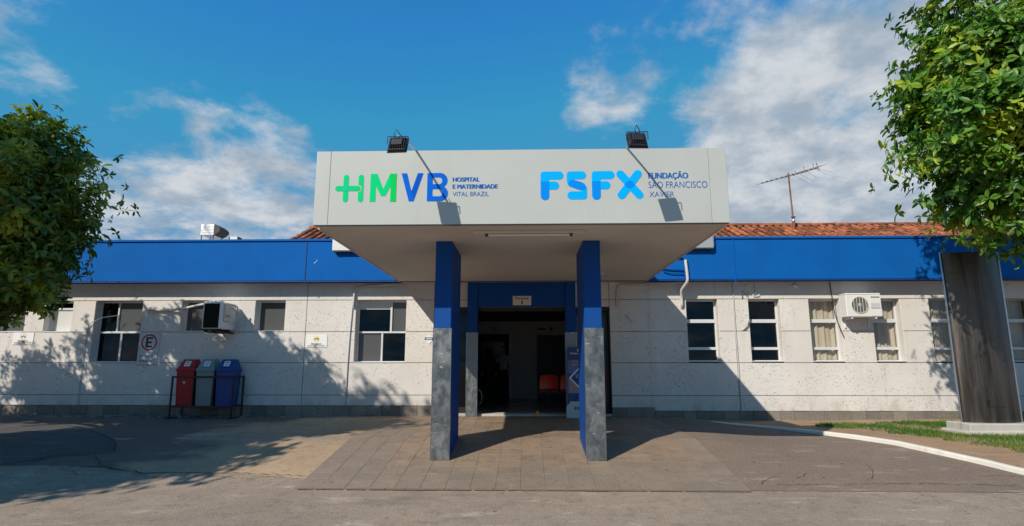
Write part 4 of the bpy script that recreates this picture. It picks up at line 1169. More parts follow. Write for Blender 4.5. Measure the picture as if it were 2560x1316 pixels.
put('hose_sleeve', MB().tube([(ax0 + .02, ay0 + .10, az1 - .04), (ax0 - .25, ay0 + .3, az1 - .045), (ax0 - .7, 12.9, az1 - .07), (ax0 - 1.2, 13.0, az1 - .13), (ax0 - 1.72, 13.0, az1 - .10)], .027, 10), M['pipe'], t)
for y in (ay0 + .06, ay0 + .42):
    put('wall_bracket', MB().cbox(ax0 - .02, ax1 + .02, y, y + .04, az0 - .04, az0 - .001, .004), M['black'], t)
put('wall_bracket', MB().cbox(ax0 + .05, ax0 + .09, ay0 + .02, WY - .001, az0 - .075, az0 - .041, .004), M['black'], t)
put('wall_bracket', MB().cbox(ax1 - .09, ax1 - .05, ay0 + .02, WY - .001, az0 - .075, az0 - .041, .004), M['black'], t)
# two units on the parapet, half hidden by the canopy
def parapet_unit(x0, x1, y0, z0, z1, m, lbl):
    t = thing('air_conditioner', ((x0 + x1) / 2, BY, z0), lbl, 'air conditioner', 'outdoor air conditioners')
    put('casing', MB().cbox(x0, x1, y0, BY - .035, z0, z1, .02), m, t)
    put('under_tray', MB().cbox(x0 + .03, x1 - .03, y0 + .015, BY - .04, z0 - .022, z0 - .001, .006), M['black'], t)
    put('side_label', MB().cbox(x1 + .0005 if x0 > 0 else x0 - .003, x1 + .003 if x0 > 0 else x0 - .0005, y0 + .02, y0 + .06, z0 + .06, z1 - .05, .001), M['sheet'], t)
    for x in (x0 + .1, x1 - .1): put('wall_bracket', MB().cbox(x - .015, x + .015, y0 + .02, BY - .001, z0 - .035, z0 - .0005, .003), M['black'], t)
parapet_unit(-4.38, -3.60, 12.63, 4.12, 4.56, M['white'], 'white air conditioner on the blue parapet, half hidden by the canopy above the drain pipe')
parapet_unit(3.42, 4.17, 12.63, 4.14, 4.56, M['alugrey'], 'grey air conditioner on the blue parapet, half hidden by the canopy above the coolant lines')

# ------------------------------------------------------------------ recycling bins
bz = float(zg(-7, 12.6))
t = thing('bin_stand', (-6.9, 12.6, bz), 'black metal frame stand holding three recycling bins against the wall', 'stand')
SX0, SX1, SY0, SY1 = -7.60, -6.27, 12.42, 12.86
for x in (SX0, SX1):
    for y in (SY0, SY1): put('post', MB().cbox(x - .017, x + .017, y - .017, y + .017, bz, 1.36, .004), M['black'], t)
    put('foot', MB().cbox(x - .03, x + .03, SY0 - .10, SY1 + .03, bz - .004, bz + .025, .004), M['black'], t)
for y in (SY0, SY1): put('top_rail', MB().cbox(SX0 + .018, SX1 - .018, y - .015, y + .015, 1.32, 1.355, .004), M['black'], t)
for x in (SX0, SX1): put('top_rail', MB().cbox(x - .015, x + .015, SY0 + .018, SY1 - .018, 1.32, 1.355, .004), M['black'], t)
for y in (SY0, SY1): put('base_rail', MB().cbox(SX0 + .018, SX1 - .018, y - .015, y + .015, .70, .735, .004), M['black'], t)
put('shelf', MB().cbox(SX0 + .02, SX1 - .02, SY0 + .016, SY1 - .016, .708, .722, .003), M['black'], t)
for x in (-7.155, -6.715): put('divider', MB().cbox(x - .012, x + .012, SY0 + .016, SY1 - .016, .723, 1.30, .003), M['black'], t)
def bin_(cx, m, label):
    t = thing('recycling_bin', (cx, 12.64, .723), label, 'bin', 'recycling bins in the black stand')
    y0, y1 = 12.47, 12.80
    def frus(b, x0a, x1a, ya0, ya1, za, x0b, x1b, yb0, yb1, zb_):
        vs = [(x0a, ya0, za), (x1a, ya0, za), (x1a, ya1, za), (x0a, ya1, za), (x0b, yb0, zb_), (x1b, yb0, zb_), (x1b, yb1, zb_), (x0b, yb1, zb_)]
        return b.add(vs, [(3, 2, 1, 0), (4, 5, 6, 7), (0, 1, 5, 4), (1, 2, 6, 5), (2, 3, 7, 6), (3, 0, 4, 7)])
    put('body', frus(MB(), cx - .165, cx + .165, y0 + .02, y1 - .02, .724, cx - .19, cx + .19, y0, y1, 1.46), m, t)
    put('rim', MB().cbox(cx - .208, cx + .208, y0 - .02, y1 + .02, 1.46, 1.51, .008), m, t)
    hd = frus(MB(), cx - .19, cx + .19, y0 - .005, y1, 1.511, cx - .13, cx + .13, y0 + .12, y1 - .05, 1.715)
    h = put('lid', hd, m, t)
    # flap with a sticker, lying on the sloping front of the lid
    sl = Vector((0, .125, .204)).normalized(); nr = Vector((0, -sl.z, sl.y))
    def onlid(u0, u1, v0, v1, lift):
        vs = []
        for (u_, v_) in ((u0, v0), (u1, v0), (u1, v1), (u0, v1)):
            p = Vector((cx + u_, y0 - .005, 1.511)) + sl * v_ + nr * lift; vs.append(p)
        back = [p - nr * (lift * .9) for p in vs]
        return MB().add(vs + back, [(0, 1, 2, 3), (1, 0, 4, 5), (2, 1, 5, 6), (3, 2, 6, 7), (0, 3, 7, 4)])
    f = put('flap', onlid(-.115, .115, .03, .21, .008), m, h)
    put('sticker', onlid(-.06, .065, .06, .185, .011), M['sheet'], h)
    for v in (.085, .105, .14, .155): put('print', onlid(-.04, .045, v, v + .010, .0125), M['navy'], h)
    if m is M['binred']:
        put('round_emblem', MB().lathe([(.0, -.004), (.028, -.004), (.03, 0)], (cx - .01, y0 - .003, 1.22), 'Y', 16), M['sheetgrey'], t)
    return t
bin_(-7.365, M['binred'], 'red recycling bin with a small round emblem in the black stand')
bin_(-6.935, M['bingrey'], 'grey recycling bin between the red and the blue one in the black stand')
bin_(-6.50, M['binblue'], 'blue recycling bin in the black stand')

# cobbles along the foot of the left wall
cob = [MB().cbox(-.06, .06, -.055, .055, -.03, .016, .014).mesh('cobble'), MB().cbox(-.075, .075, -.05, .05, -.03, .012, .014).mesh('cobble'), MB().cbox(-.05, .05, -.06, .06, -.03, .02, .016).mesh('cobble')]
for m_ in cob: m_.materials.append(M['cobble'])
yard = bpy.data.objects['yard_pavement']
for j, y in enumerate((12.955, 12.83, 12.70)):
    x = -12.2 + .05 * j
    while x < -3.1 - .5 * j:
        if not (j == 2 and random.random() < .25):
            o = put('cobble', random.choice(cob), None, yard)
            o.location = (x, y + random.uniform(-.012, .012), float(zg(x, y)) + random.uniform(.001, .012)); o.rotation_euler = (random.uniform(-.08, .08), random.uniform(-.08, .08), random.uniform(-.15, .15))
        x += random.uniform(.135, .16)

# ------------------------------------------------------------------ steel totem
tx0, tx1, ty = 7.60, 8.73, 10.86
p_l, p_r = at(2405, 1058, ty), at(2556, 1058, ty)
tx0, tx1 = p_l.x, p_r.x
tz0 = verge_z(8.1, 10.8)
t = thing('steel_totem', ((tx0 + tx1) / 2, ty, tz0), 'tall dark weathered steel totem with a bowed face standing on a concrete base', 'totem')
ztop = at(2420, 634, ty).z
zb = tz0 + .17
W_ = tx1 - tx0; cxm = (tx0 + tx1) / 2
def bow(sgn, n=18):
    out = []
    for k in range(n + 1):
        u_ = -1 + 2 * k / n; out.append((cxm + u_ * W_ / 2, ty - sgn * .17 * (1 - u_ * u_)))
    return out
fr_ = bow(1); bk = bow(-1)
for nm, z0, z1 in (('lower_sheet', zb, zb + .62), ('middle_sheet', zb + .621, ztop - .395), ('upper_sheet', ztop - .392, ztop)):
    vs = []; fs = []; n = len(fr_)
    loop = fr_ + list(reversed(bk))[1:-1]; L = len(loop)
    for (x, y) in loop: vs += [(x, y, z0), (x, y, z1)]
    for k in range(L):
        j = (k + 1) % L; fs.append((2 * k, 2 * j, 2 * j + 1, 2 * k + 1))
    bmb = MB().add(vs, fs, True)
    bmb.add([(x, y, z1) for (x, y) in loop], [tuple(range(L))])
    put(nm, bmb, M['totem'], t)
for x in (tx0, tx1): put('edge_trim', MB().tube([(x, ty, zb), (x, ty, ztop + .02)], .017, 8), M['chrome'], t)
put('access_plate', MB().cbox(cxm - .15, cxm + .15, ty - .178, ty - .165, zb + .28, zb + .40, .003), M['totem'], t)
put('concrete_base', MB().cbox(tx0 - .08, tx1 + .10, ty - .30, ty + .3, tz0 - .06, zb, .015), M['concrete'], t)
put('base_footing', MB().cbox(tx0 - .19, tx1 - .1, ty - .34, ty + .3, tz0 - .06, tz0 + .05, .02), M['concrete'], t)

# ------------------------------------------------------------------ rear building with clay tile roof
RY, RZ, SL = 18.0, 5.93, math.atan(0.46)
rear = thing('rear_house', (4, 19, 4.2), 'old house behind the flat roof with a worn orange clay tile roof', 'house')
RL, RR = -7.0, 17.0
rf = MB(); ey, ez = 14.9, RZ - (RY - 14.9) * math.tan(SL)
rf.prism([(ey, ez - .06), (RY, RZ - .06), (21.1, ez - .06), (21.1, ez - .02), (RY, RZ - .02), (ey, ez - .02)], RL, RR, 'YZ')
roof = put('roof', rf, M['roofdark'], rear)
put('wall', MB().box(RL + .2, RR - .2, 15.3, 20.7, 4.2, ez + .05), M['lobbywall'], rear)
put('gable', MB().prism([(15.3, ez + .06), (20.7, ez + .06), (RY, RZ - .14)], RL + .2, RL + .3, 'YZ'), M['lobbywall'], rear)
def barrel(w0, w1, l, h, n=5, up=True):
    vs = []; fs = []
    for (yy, w, s) in ((0, w0, 1), (l, w1, .92)):
        for k in range(n + 1):
            a = math.pi * k / n
            vs.append((-math.cos(a) * w / 2, yy, (math.sin(a) * h if up else -math.sin(a) * h) * s))
    for k in range(n): fs.append((k, k + 1, n + 2 + k, n + 1 + k))
    return MB().add(vs, fs, True)
tl = .40
tm = barrel(.17, .14, tl + .06, .055).mesh('clay_tile'); tm.materials.append(M['rooftile'])
dirv = Vector((0, math.cos(SL), math.sin(SL)))
hidden = MB()
pans = MB()
ncol = int((RR - RL) / .235)
for i in range(ncol):
    x = RL + .1 + i * .235
    for j in range(5):
        p = Vector((x, RY, RZ)) - dirv * (tl * (j + 1)) + Vector((0, 0, .012 + .002 * j))
        vis = (x < -4.3 or 5.5 < x < 14.5) and j < 4
        Mx = Matrix.Translation(p + Vector((random.uniform(-.008, .008), 0, random.uniform(0, .012)))) @ Matrix.Rotation(SL - .02 + random.uniform(-.015, .015), 4, 'X') @ Matrix.Rotation(random.uniform(-.03, .03), 4, 'Z')
        if vis:
            o = put('clay_tile', tm, None); o.matrix_basis = Mx; adopt(o, roof)
        else:
            hidden.add([Mx @ v.co for v in tm.vertices], [tuple(q.vertices) for q in tm.polygons], True)
    # pan tiles between
put('far_clay_tiles', hidden, M['rooftile'], roof, kind='stuff')
rc = barrel(.24, .20, .45, .09, 6).mesh('ridge_tile'); rc.materials.append(M['rooftile'])
x = RL
while x < 15:
    if x < -4 or x > 5.2:
        o = put('ridge_tile', rc, None); o.matrix_basis = Matrix.Translation((x, RY, RZ + .0)) @ Matrix.Rotation(-math.pi / 2, 4, 'Z') @ Matrix.Rotation(R(2.5), 4, 'X'); adopt(o, roof)
    x += .38
# antenna and flue
t = thing('tv_antenna', (8.52, 17.5, 5.7), 'rusty tv antenna mast with a tilted boom of thin rods above the tiled roof', 'antenna')
a_top, a_bot = at(1971, 438, 17.6), at(1988, 590, 17.6)
put('mast', MB().tube([a_bot - Vector((0, 0, .6)), a_top + Vector((0, 0, .06))], .026, 8), M['rust'], t)
b0, b1 = at(1905, 459, 17.6), at(2044, 421, 17.6)
put('boom', MB().tube([b0, b1], .014, 6), M['galv'], t)
el = Vector((.30, -.95, -.02)).normalized()
for k, (u_, ln) in enumerate(((.0, .5), (.09, .45), (.17, .45), (.26, .5), (.36, .5), (.44, .55), (.56, .7), (.64, .75), (.72, .8), (.80, .85), (.88, .9), (.96, .95))):
    p = b0 + (b1 - b0) * u_ + Vector((0, 0, .015))
    put('element', MB().tube([p - el * ln * .5, p + el * ln * .5], .006, 5), M['rust'], t)
    put('insulator', MB().cbox(p.x - .02, p.x + .02, p.y - .02, p.y + .02, p.z - .012, p.z + .016, .004), M['black'], t)
for (u_, dx, dz) in ((.62, -.06, .10), (.76, -.02, .17), (.93, -.02, .18)):
    p = b0 + (b1 - b0) * u_; put('reflector_rod', MB().tube([p, p + Vector((dx, -.02, dz))], .007, 5), M['black'], t)
p = b1 + Vector((-.03, 0, .18)); put('reflector_rod', MB().tube([p, p + Vector((.13, .1, -.22))], .01, 5), M['black'], t)
for (u_, ex, ez) in ((.97, .78, .04), (.95, .62, -.02), (.8, .55, -.04), (.66, .72, -.12), (.56, .7, -.12)):
    p = b0 + (b1 - b0) * u_; put('element', MB().tube([p, p + Vector((ex, .5, ez))], .004, 4), M['galv'], t)
t = thing('flue_pipe', (8.75, 17.45, 5.5), 'short rusty flue pipe with a pointed cap beside the antenna mast', 'flue')
f0 = at(1987, 590, 17.45); f1 = at(1985, 547, 17.45)
fx = f0.x
put('pipe', MB().tube([(fx, 17.45, f0.z - .5), (fx, 17.45, f1.z - .02)], .042, 10), M['rust'], t)
put('collar', MB().lathe([(.05, f1.z - .10), (.055, f1.z - .09), (.055, f1.z - .05), (.046, f1.z - .03)], (fx, 17.45, 0), 'Z', 12), M['galv'], t)
for s in (-1, 1): put('cap_strut', MB().tube([(fx + s * .036, 17.45, f1.z - .03), (fx + s * .036, 17.45, f1.z + .05)], .006, 5), M['rust'], t)
put('cap', MB().lathe([(.075, f1.z + .045), (.07, f1.z + .055), (.0, f1.z + .115)], (fx, 17.45, 0), 'Z', 12, smooth=False), M['rust'], t)
# exhaust hood and small vent on the flat roof
t = thing('exhaust_hood', (-8.45, 15, 4.2), 'galvanised exhaust hood with a rounded end standing on the flat roof', 'vent')
h0, h1 = at(516, 566, 15.0), at(546, 593, 15.0)
n = 10; prof = [(h1.x + .16 * math.sin(math.pi * k / n), h1.z + (h0.z - h1.z) * k / n) for k in range(n + 1)]
put('hood', MB().cbox(h0.x, h1.x, 14.75, 15.25, h1.z, h0.z, .006), M['galv'], t)
put('rounded_end', MB().prism([(h1.x + .0005, h1.z)] + prof[1:-1] + [(h1.x + .0005, h0.z)], 14.76, 15.24), M['trim'], t)
for k in range(3): put('rib', MB().cbox(h0.x + .02, h1.x - .02, 14.742, 14.7495, h1.z + .06 + k * .08, h1.z + .075 + k * .08, .002), M['galv'], t)
for x in (h0.x + .02, h1.x - .02):
    for y in (14.78, 15.2): put('leg', MB().cbox(x - .01, x + .01, y - .01, y + .01, 4.2, h1.z, .002), M['black'], t)
t = thing('roof_vent_box', (-7.85, 15, 4.2), 'small white vent box with dark ends beside the exhaust hood on the roof', 'vent')
v0, v1 = at(579, 594, 15.0), at(598, 600, 15.0)
put('box', MB().cbox(v0.x, v1.x, 14.9, 15.1, 4.2, v0.z, .01), M['white'], t)
for x in (v0.x - .021, v1.x + .001): put('end_flange', MB().cbox(x, x + .02, 14.89, 15.11, 4.3, v0.z - .005, .004), M['trim'], t)

# ================================================================== lobby contents
FZ = .526
# row of red seats
t = thing('waiting_bench', (1.05, 14.9, FZ), 'row of red plastic waiting seats on a dark beam just inside the entrance', 'bench')
for k, cx in enumerate((.56, 1.08, 1.60)):
    vs = []; fs = []
    nx, nz = 6, 6
    for j in range(nz + 1):
        for i in range(nx + 1):
            u_, v_ = -1 + 2 * i / nx, j / nz
            w = .235 * (1 - .10 * v_**3)
            vs.append((cx + u_ * w, 14.88 - .05 * v_ + .035 * u_ * u_ + .02 * math.sin(v_ * 3), 1.0 + .345 * v_ - .02 * abs(u_)**3))
    for j in range(nz):
        for i in range(nx): a = j * (nx + 1) + i; fs.append((a, a + 1, a + nx + 2, a + nx + 1))
    s = put('backrest', MB().add(vs, fs, True), M['seat'], t)
    put('seat', MB().cbox(cx - .23, cx + .23, 14.93, 15.36, .93, .96, .012), M['seat'], t)
    put('seat_arm_bracket', MB().tube([(cx - .15, 15.1, .90), (cx - .17, 14.95, .92), (cx - .17, 14.90, 1.15)], .012, 6), M['black'], t)
put('beam', MB().cbox(.28, 1.9, 15.09, 15.16, .86, .92, .004), M['black'], t)
for x in (.55, 1.65):
    put('leg', MB().cbox(x - .02, x + .02, 15.10, 15.15, FZ + .03, .86, .003), M['black'], t); put('foot', MB().cbox(x - .03, x + .03, 14.9, 15.35, FZ, FZ + .03, .004), M['black'], t)
# upright banner
t = thing('upright_banner', (1.15, 12.6, .49), 'upright cardboard banner with blue print and a white FSFX foot beside the door', 'banner')
bx0, bx1, by, bzb = .875, 1.36, 12.62, .487
put('foot', MB().prism([(bx0 - .04, bzb)] + [(bx1 + .04, bzb)] + arc(bx1 - .06, bzb + .24, .1, -20, 80, 5) + [(bx0 + .04, bzb + .34)] + arc(bx0 + .06, bzb + .2, .1, 110, 190, 5), by - .03, by - .012), M['sheetgrey'], t)
pn = put('panel', MB().cbox(bx0, bx1, by - .011, by + .01, bzb + .02, 1.97, .002), M['navy'], t)
y = by - .0125
put('printed_photo', MB().box(bx0 + .01, bx1 - .01, y - .0005, by - .0112, 1.0, 1.30), mat('print_pale_blue', (.16, .24, .42), .5), t)
put('printed_photo', MB().box(bx0 + .01, bx1 - .01, y - .0005, by - .0112, 1.42, 1.70), mat('print_mid_blue', (.07, .15, .34), .5), t)
put('printed_photo', MB().prism([(bx0 + .03, 1.0), (bx0 + .26, 1.02), (bx0 + .30, 1.22), (bx0 + .16, 1.28), (bx0 + .05, 1.2)], y - .001, y - .0006), mat('print_skin', (.34, .22, .22), .5), t)
dcx, dcz = bx0 + .26, 1.32
dm = lambda q: [(dcx, dcz - q), (dcx + q, dcz), (dcx, dcz + q), (dcx - q, dcz)]
put('white_diamond', MB().prism(dm(.235), y - .0022, y - .0012), M['sheet'], t)
put('navy_diamond', MB().prism(dm(.195), y - .0032, y - .0024), M['navy'], t)
put('lettering', text_mesh('FAÇA SEU', dcx - .1, dcx + .1, 1.37, 1.395, y - .0035, .01), M['sheet'], t)
put('lettering', text_mesh('PLANO', dcx - .08, dcx + .08, 1.325, 1.35, y - .0035, .01), M['sheet'], t)
put('lettering', text_mesh('Usisaúde', bx0 + .06, bx0 + .36, 1.82, 1.86, y - .0025, .01), M['sheet'], t)
put('white_emblem', MB().lathe([(0, -.001), (.03, -.001)], (bx0 + .24, y - .0015, 1.905), 'Y', 14), M['sheet'], t)
put('lettering', text_mesh('Mutirão', bx0 + .10, bx0 + .40, 1.645, 1.69, y - .0025, .02), M['orange'], t)
put('lettering', text_mesh('da Saúde', bx0 + .09, bx0 + .42, 1.575, 1.62, y - .0025, .02), M['orange'], t)
put('lettering', text_mesh('FSFX', bx0 + .13, bx0 + .42, bzb + .16, bzb + .23, by - .032, .03), M['navy'], t)
# small orange marker
t = thing('floor_marker', (.25, 12.95, .49), 'small bent orange plastic marker standing on the entrance floor', 'marker')
put('strip', MB().add([(.205, 12.90, .49), (.265, 12.90, .49), (.255, 12.97, .60), (.20, 12.97, .60), (.20, 13.02, .535), (.25, 13.02, .535)], [(0, 1, 2, 3), (3, 2, 5, 4)]), M['orange'], t)
# notices on the lobby's back wall
for k, (x0, x1, z0, z1, m_) in enumerate(((.36, .66, 2.72, 2.80, M['ink']), (.74, .88, 2.70, 2.84, M['ink']), (-1.2, -.95, 2.68, 2.86, M['sheetgrey']))):
    t = thing('wall_notice', ((x0 + x1) / 2, LB, z0), ('small dark wide notice above the inner doorway', 'small dark square notice above the inner doorway', 'small grey notice above the reception opening')[k], 'notice')
    put('card', MB().cbox(x0, x1, LB - .012, LB - .001, z0, z1, .002), M['sheet'] if m_ is M['ink'] else m_, t)
    if m_ is M['ink']: put('dark_print', MB().box(x0 + .02, x1 - .02, LB - .0135, LB - .0125, z0 + .015, z1 - .015), m_, t)
# reception counter
t = thing('reception_counter', (-1.9, 18.3, FZ), 'dark reception counter in the lobby in front of the opening', 'counter')
put('front', MB().cbox(-2.9, -1.05, 18.35, 18.45, FZ, 1.5, .005), M['room'], t); put('top', MB().cbox(-2.95, -1.0, 18.2, 18.7, 1.505, 1.55, .005), M['greypane'], t)
# wheelchair
t = thing('wheelchair', (-1.36, 14.5, FZ), 'black wheelchair with large spoked wheels standing inside the door behind a slim pillar', 'wheelchair')
def circ(cx, y, cz, r_, n=26): return [(cx + r_ * math.cos(a), y, cz + r_ * math.sin(a)) for a in np.linspace(0, 2 * math.pi, n + 1)]
for y in (14.35, 14.85):
    w = put('wheel', MB().tube(circ(-1.34, y, FZ + .30, .285), .016, 6, False), M['rubber'], t)
    put('push_rim', MB().tube(circ(-1.34, y - .04 if y < 14.5 else y + .04, FZ + .30, .25), .008, 6, False), M['chrome'], w)
    sp = MB()
    for k in range(8): sp.tube([(-1.34, y, FZ + .3), (-1.34 + .28 * math.cos(k * .785), y, FZ + .3 + .28 * math.sin(k * .785))], .003, 4, False)
    put('spokes', sp, M['chrome'], w)
    put('caster', MB().tube(circ(-1.81, y, FZ + .09, .08, 14), .015, 6, False), M['rubber'], t)
    put('side_frame', MB().tube([(-1.29, y + .03, FZ + .95), (-1.33, y + .03, FZ + .5), (-1.37, y + .03, FZ + .3), (-1.81, y + .03, FZ + .28), (-1.84, y + .03, FZ + .12)], .011, 6), M['chrome'], t)
    put('armrest', MB().cbox(-1.71, -1.36, y + .01, y + .05, FZ + .68, FZ + .71, .006), M['black'], t)
    put('armrest_post', MB().tube([(-1.67, y + .03, FZ + .68), (-1.67, y + .03, FZ + .30)], .009, 6), M['chrome'], t)
    put('handle', MB().tube([(-1.29, y + .03, FZ + .95), (-1.18, y + .03, FZ + .97)], .015, 8), M['black'], t)
put('seat', MB().cbox(-1.79, -1.36, 14.39, 14.87, FZ + .46, FZ + .49, .01), M['black'], t)
put('backrest', MB().cbox(-1.34, -1.31, 14.39, 14.87, FZ + .5, FZ + .92, .01), M['black'], t)

# people at the counter ------------------------------------------------
def skin_body(J, E_, rad, root, name):
    me = bpy.data.meshes.new(name); keys = list(J); ix = {k: i for i, k in enumerate(keys)}
    me.from_pydata([J[k] for k in keys], [(ix[a], ix[b_]) for a, b_ in E_], []); o = bpy.data.objects.new(name, me); COL.objects.link(o)
    o.modifiers.new('s', 'SKIN'); sv = me.skin_vertices[0].data
    for k in keys:
        r_ = rad[k]; sv[ix[k]].radius = r_ if isinstance(r_, tuple) else (r_, r_); sv[ix[k]].use_root = (k == root)
    m2 = o.modifiers.new('d', 'SUBSURF'); m2.levels = 2; m2.render_levels = 2
    bpy.context.view_layer.update()
    out = bpy.data.meshes.new_from_object(o.evaluated_get(bpy.context.evaluated_depsgraph_get()))
    bpy.data.objects.remove(o); out.polygons.foreach_set('use_smooth', [True] * len(out.polygons)); return out
def person(x, y, h, face, label, top_m, low_m, reach, long_hair):
    """face = heading angle about Z: 0 looks along +Y"""
    t = thing('person', (x, y, FZ), label, 'person')
    J = {}; rad = {}; E_ = []
    def j(n, p, r_, par=None):
        J[n] = p; rad[n] = r_
        if par: E_.append((par, n))
    j('pel', (0, 0, .95), (.15, .11)); j('belly', (0, .0, 1.10), (.135, .10), 'pel'); j('chest', (0, 0, 1.29), (.155, .11), 'belly'); j('neck0', (0, -.01, 1.43), (.065, .06), 'chest')
    j('neck1', (0, .0, 1.50), .052, 'neck0'); j('jaw', (0, .02, 1.555), (.062, .07), 'neck1'); j('head', (0, .005, 1.64), (.078, .095), 'jaw'); j('crown', (0, 0, 1.715), (.055, .065), 'head')
    for s, n in ((-1, 'l'), (1, 'r')):
        j('sh' + n, (s * .165, 0, 1.39), .062, 'chest')
        if reach and s == 1: el_, wr = (s * .23, .14, 1.17), (s * .16, .36, 1.20)
        else: el_, wr = (s * .23, -.02, 1.13), (s * .23, .05, .90)
        j('el' + n, el_, .043, 'sh' + n); j('wr' + n, wr, .027, 'el' + n)
        d = (Vector(wr) - Vector(el_)).normalized(); pm = Vector(wr) + d * .06; j('pm' + n, tuple(pm), (.032, .018), 'wr' + n)
        sd = Vector((0, 1, 0)) if abs(d.z) > .7 else Vector((1, 0, 0)); sd = (sd - d * sd.dot(d)).normalized(); cv = d.cross(sd)
        for q in range(4):
            b0_ = pm + sd * (-.027 + q * .018) + d * .035; L_ = (.055, .065, .06, .048)[q]
            j(f'f{n}{q}a', tuple(b0_), .009, 'pm' + n); j(f'f{n}{q}b', tuple(b0_ + d * L_ * .55 + cv * .006), .0085, f'f{n}{q}a'); j(f'f{n}{q}c', tuple(b0_ + d * L_ * .95 + cv * .018), .007, f'f{n}{q}b')
        th = pm - d * .03 - sd * .03; j(f't{n}a', tuple(th), .011, 'pm' + n); j(f't{n}b', tuple(th - sd * .02 + d * .035), .009, f't{n}a')
        j('hip' + n, (s * .085, 0, .88), .088, 'pel'); j('kn' + n, (s * .095, .02, .50), .058, 'hip' + n); j('an' + n, (s * .10, -.01, .09), .038, 'kn' + n); j('toe' + n, (s * .11, .13, .035), (.04, .03), 'an' + n)
    sc = h / 1.775
    me = skin_body(J, E_, rad, 'pel', 'body')
    Rz = Matrix.Translation((x, y, FZ)) @ Matrix.Rotation(face, 4, 'Z') @ Matrix.Scale(sc, 4)
    for m_ in (M['skin'], top_m, low_m, M['black']): me.materials.append(m_)
    for p in me.polygons:
        c = p.center; k = 0
        if c.z < .06: k = 3
        elif c.z < .98 and abs(c.x) < .21: k = 2
        elif c.z < 1.455 and not (abs(c.x) > .21 and c.z < .95) and not (reach and c.y > .30): k = 1
        p.material_index = k
    me.transform(Rz); me.update()
    put('body', me, None, t)
    hr = MB(); prof = [(.0, 1.755), (.05, 1.748), (.088, 1.70), (.097, 1.64), (.09, 1.58)] + ([(.10, 1.50), (.11, 1.40), (.06, 1.36)] if long_hair else [(.075, 1.545)])
    hr.lathe(prof, (0, -.022, 0), 'Z', 16, R(150) - R(0), R(390)) if False else hr.lathe(prof, (0, -.022, 0), 'Z', 18, R(145), R(395))
    put('hair', hr.xform(Rz), M['hair'], t)
    fc = MB()
    for s in (-1, 1): fc.lathe([(0, .006), (.009, .004), (.011, 0)], (s * .032, .096, 1.635), 'Y', 8)
    put('eyes', fc.xform(Rz), M['ink'], t)
    put('nose', MB().prism([(.088, 1.585), (.118, 1.592), (.094, 1.635)], -.011, .011, 'YZ').xform(Rz), M['skin'], t)
    put('mouth', MB().cbox(-.02, .02, .082, .092, 1.555, 1.563, .002).xform(Rz), mat('lips', (.30, .10, .09), .5), t)
person(-1.12, 17.4, 1.60, R(8), 'person in dark clothes with long dark hair standing at the reception counter, back turned', M['dress'], M['dress'], False, True)
person(-.70, 17.7, 1.66, R(148), 'person in a pale shirt and dark trousers facing the other one at reception', M['shirt'], M['dress'], True, False)

# ================================================================== trees
def leaf_geo(L, w, fold=.25, droop=.25):
    pts = [(0, 0, 0), (-w * .55, L * .45, fold * w), (0, L * .5, -.0), (w * .55, L * .45, fold * w), (-w * .45, L * .78, fold * w * .6 - droop * L * .12), (w * .45, L * .78, fold * w * .6 - droop * L * .12), (0, L, -droop * L * .28)]
    fs = [(0, 2, 1), (0, 3, 2), (1, 2, 4), (2, 3, 5), (4, 2, 6), (2, 5, 6)]
    return np.array(pts), fs
def sprig(seed, L, w, n):
    r = np.random.default_rng(seed); V = []; Fc = []
    P, fs = leaf_geo(L, w)
    for k in range(n):
        yaw = 2.4 * k + r.uniform(-.4, .4); pit = r.uniform(-.75, .5); s = r.uniform(.7, 1.15)
        Rm = np.array((Matrix.Rotation(yaw, 3, 'Z') @ Matrix.Rotation(pit, 3, 'X') @ Matrix.Rotation(r.uniform(-.6, .6), 3, 'Y')))
        off = np.array((0, 0, r.uniform(-.05, .03)))
        q = (P * s) @ Rm.T + off; o = sum(len(v) for v in V)
        V.append(q); Fc += [tuple(i + o for i in f) for f in fs]
    return np.concatenate(V), Fc
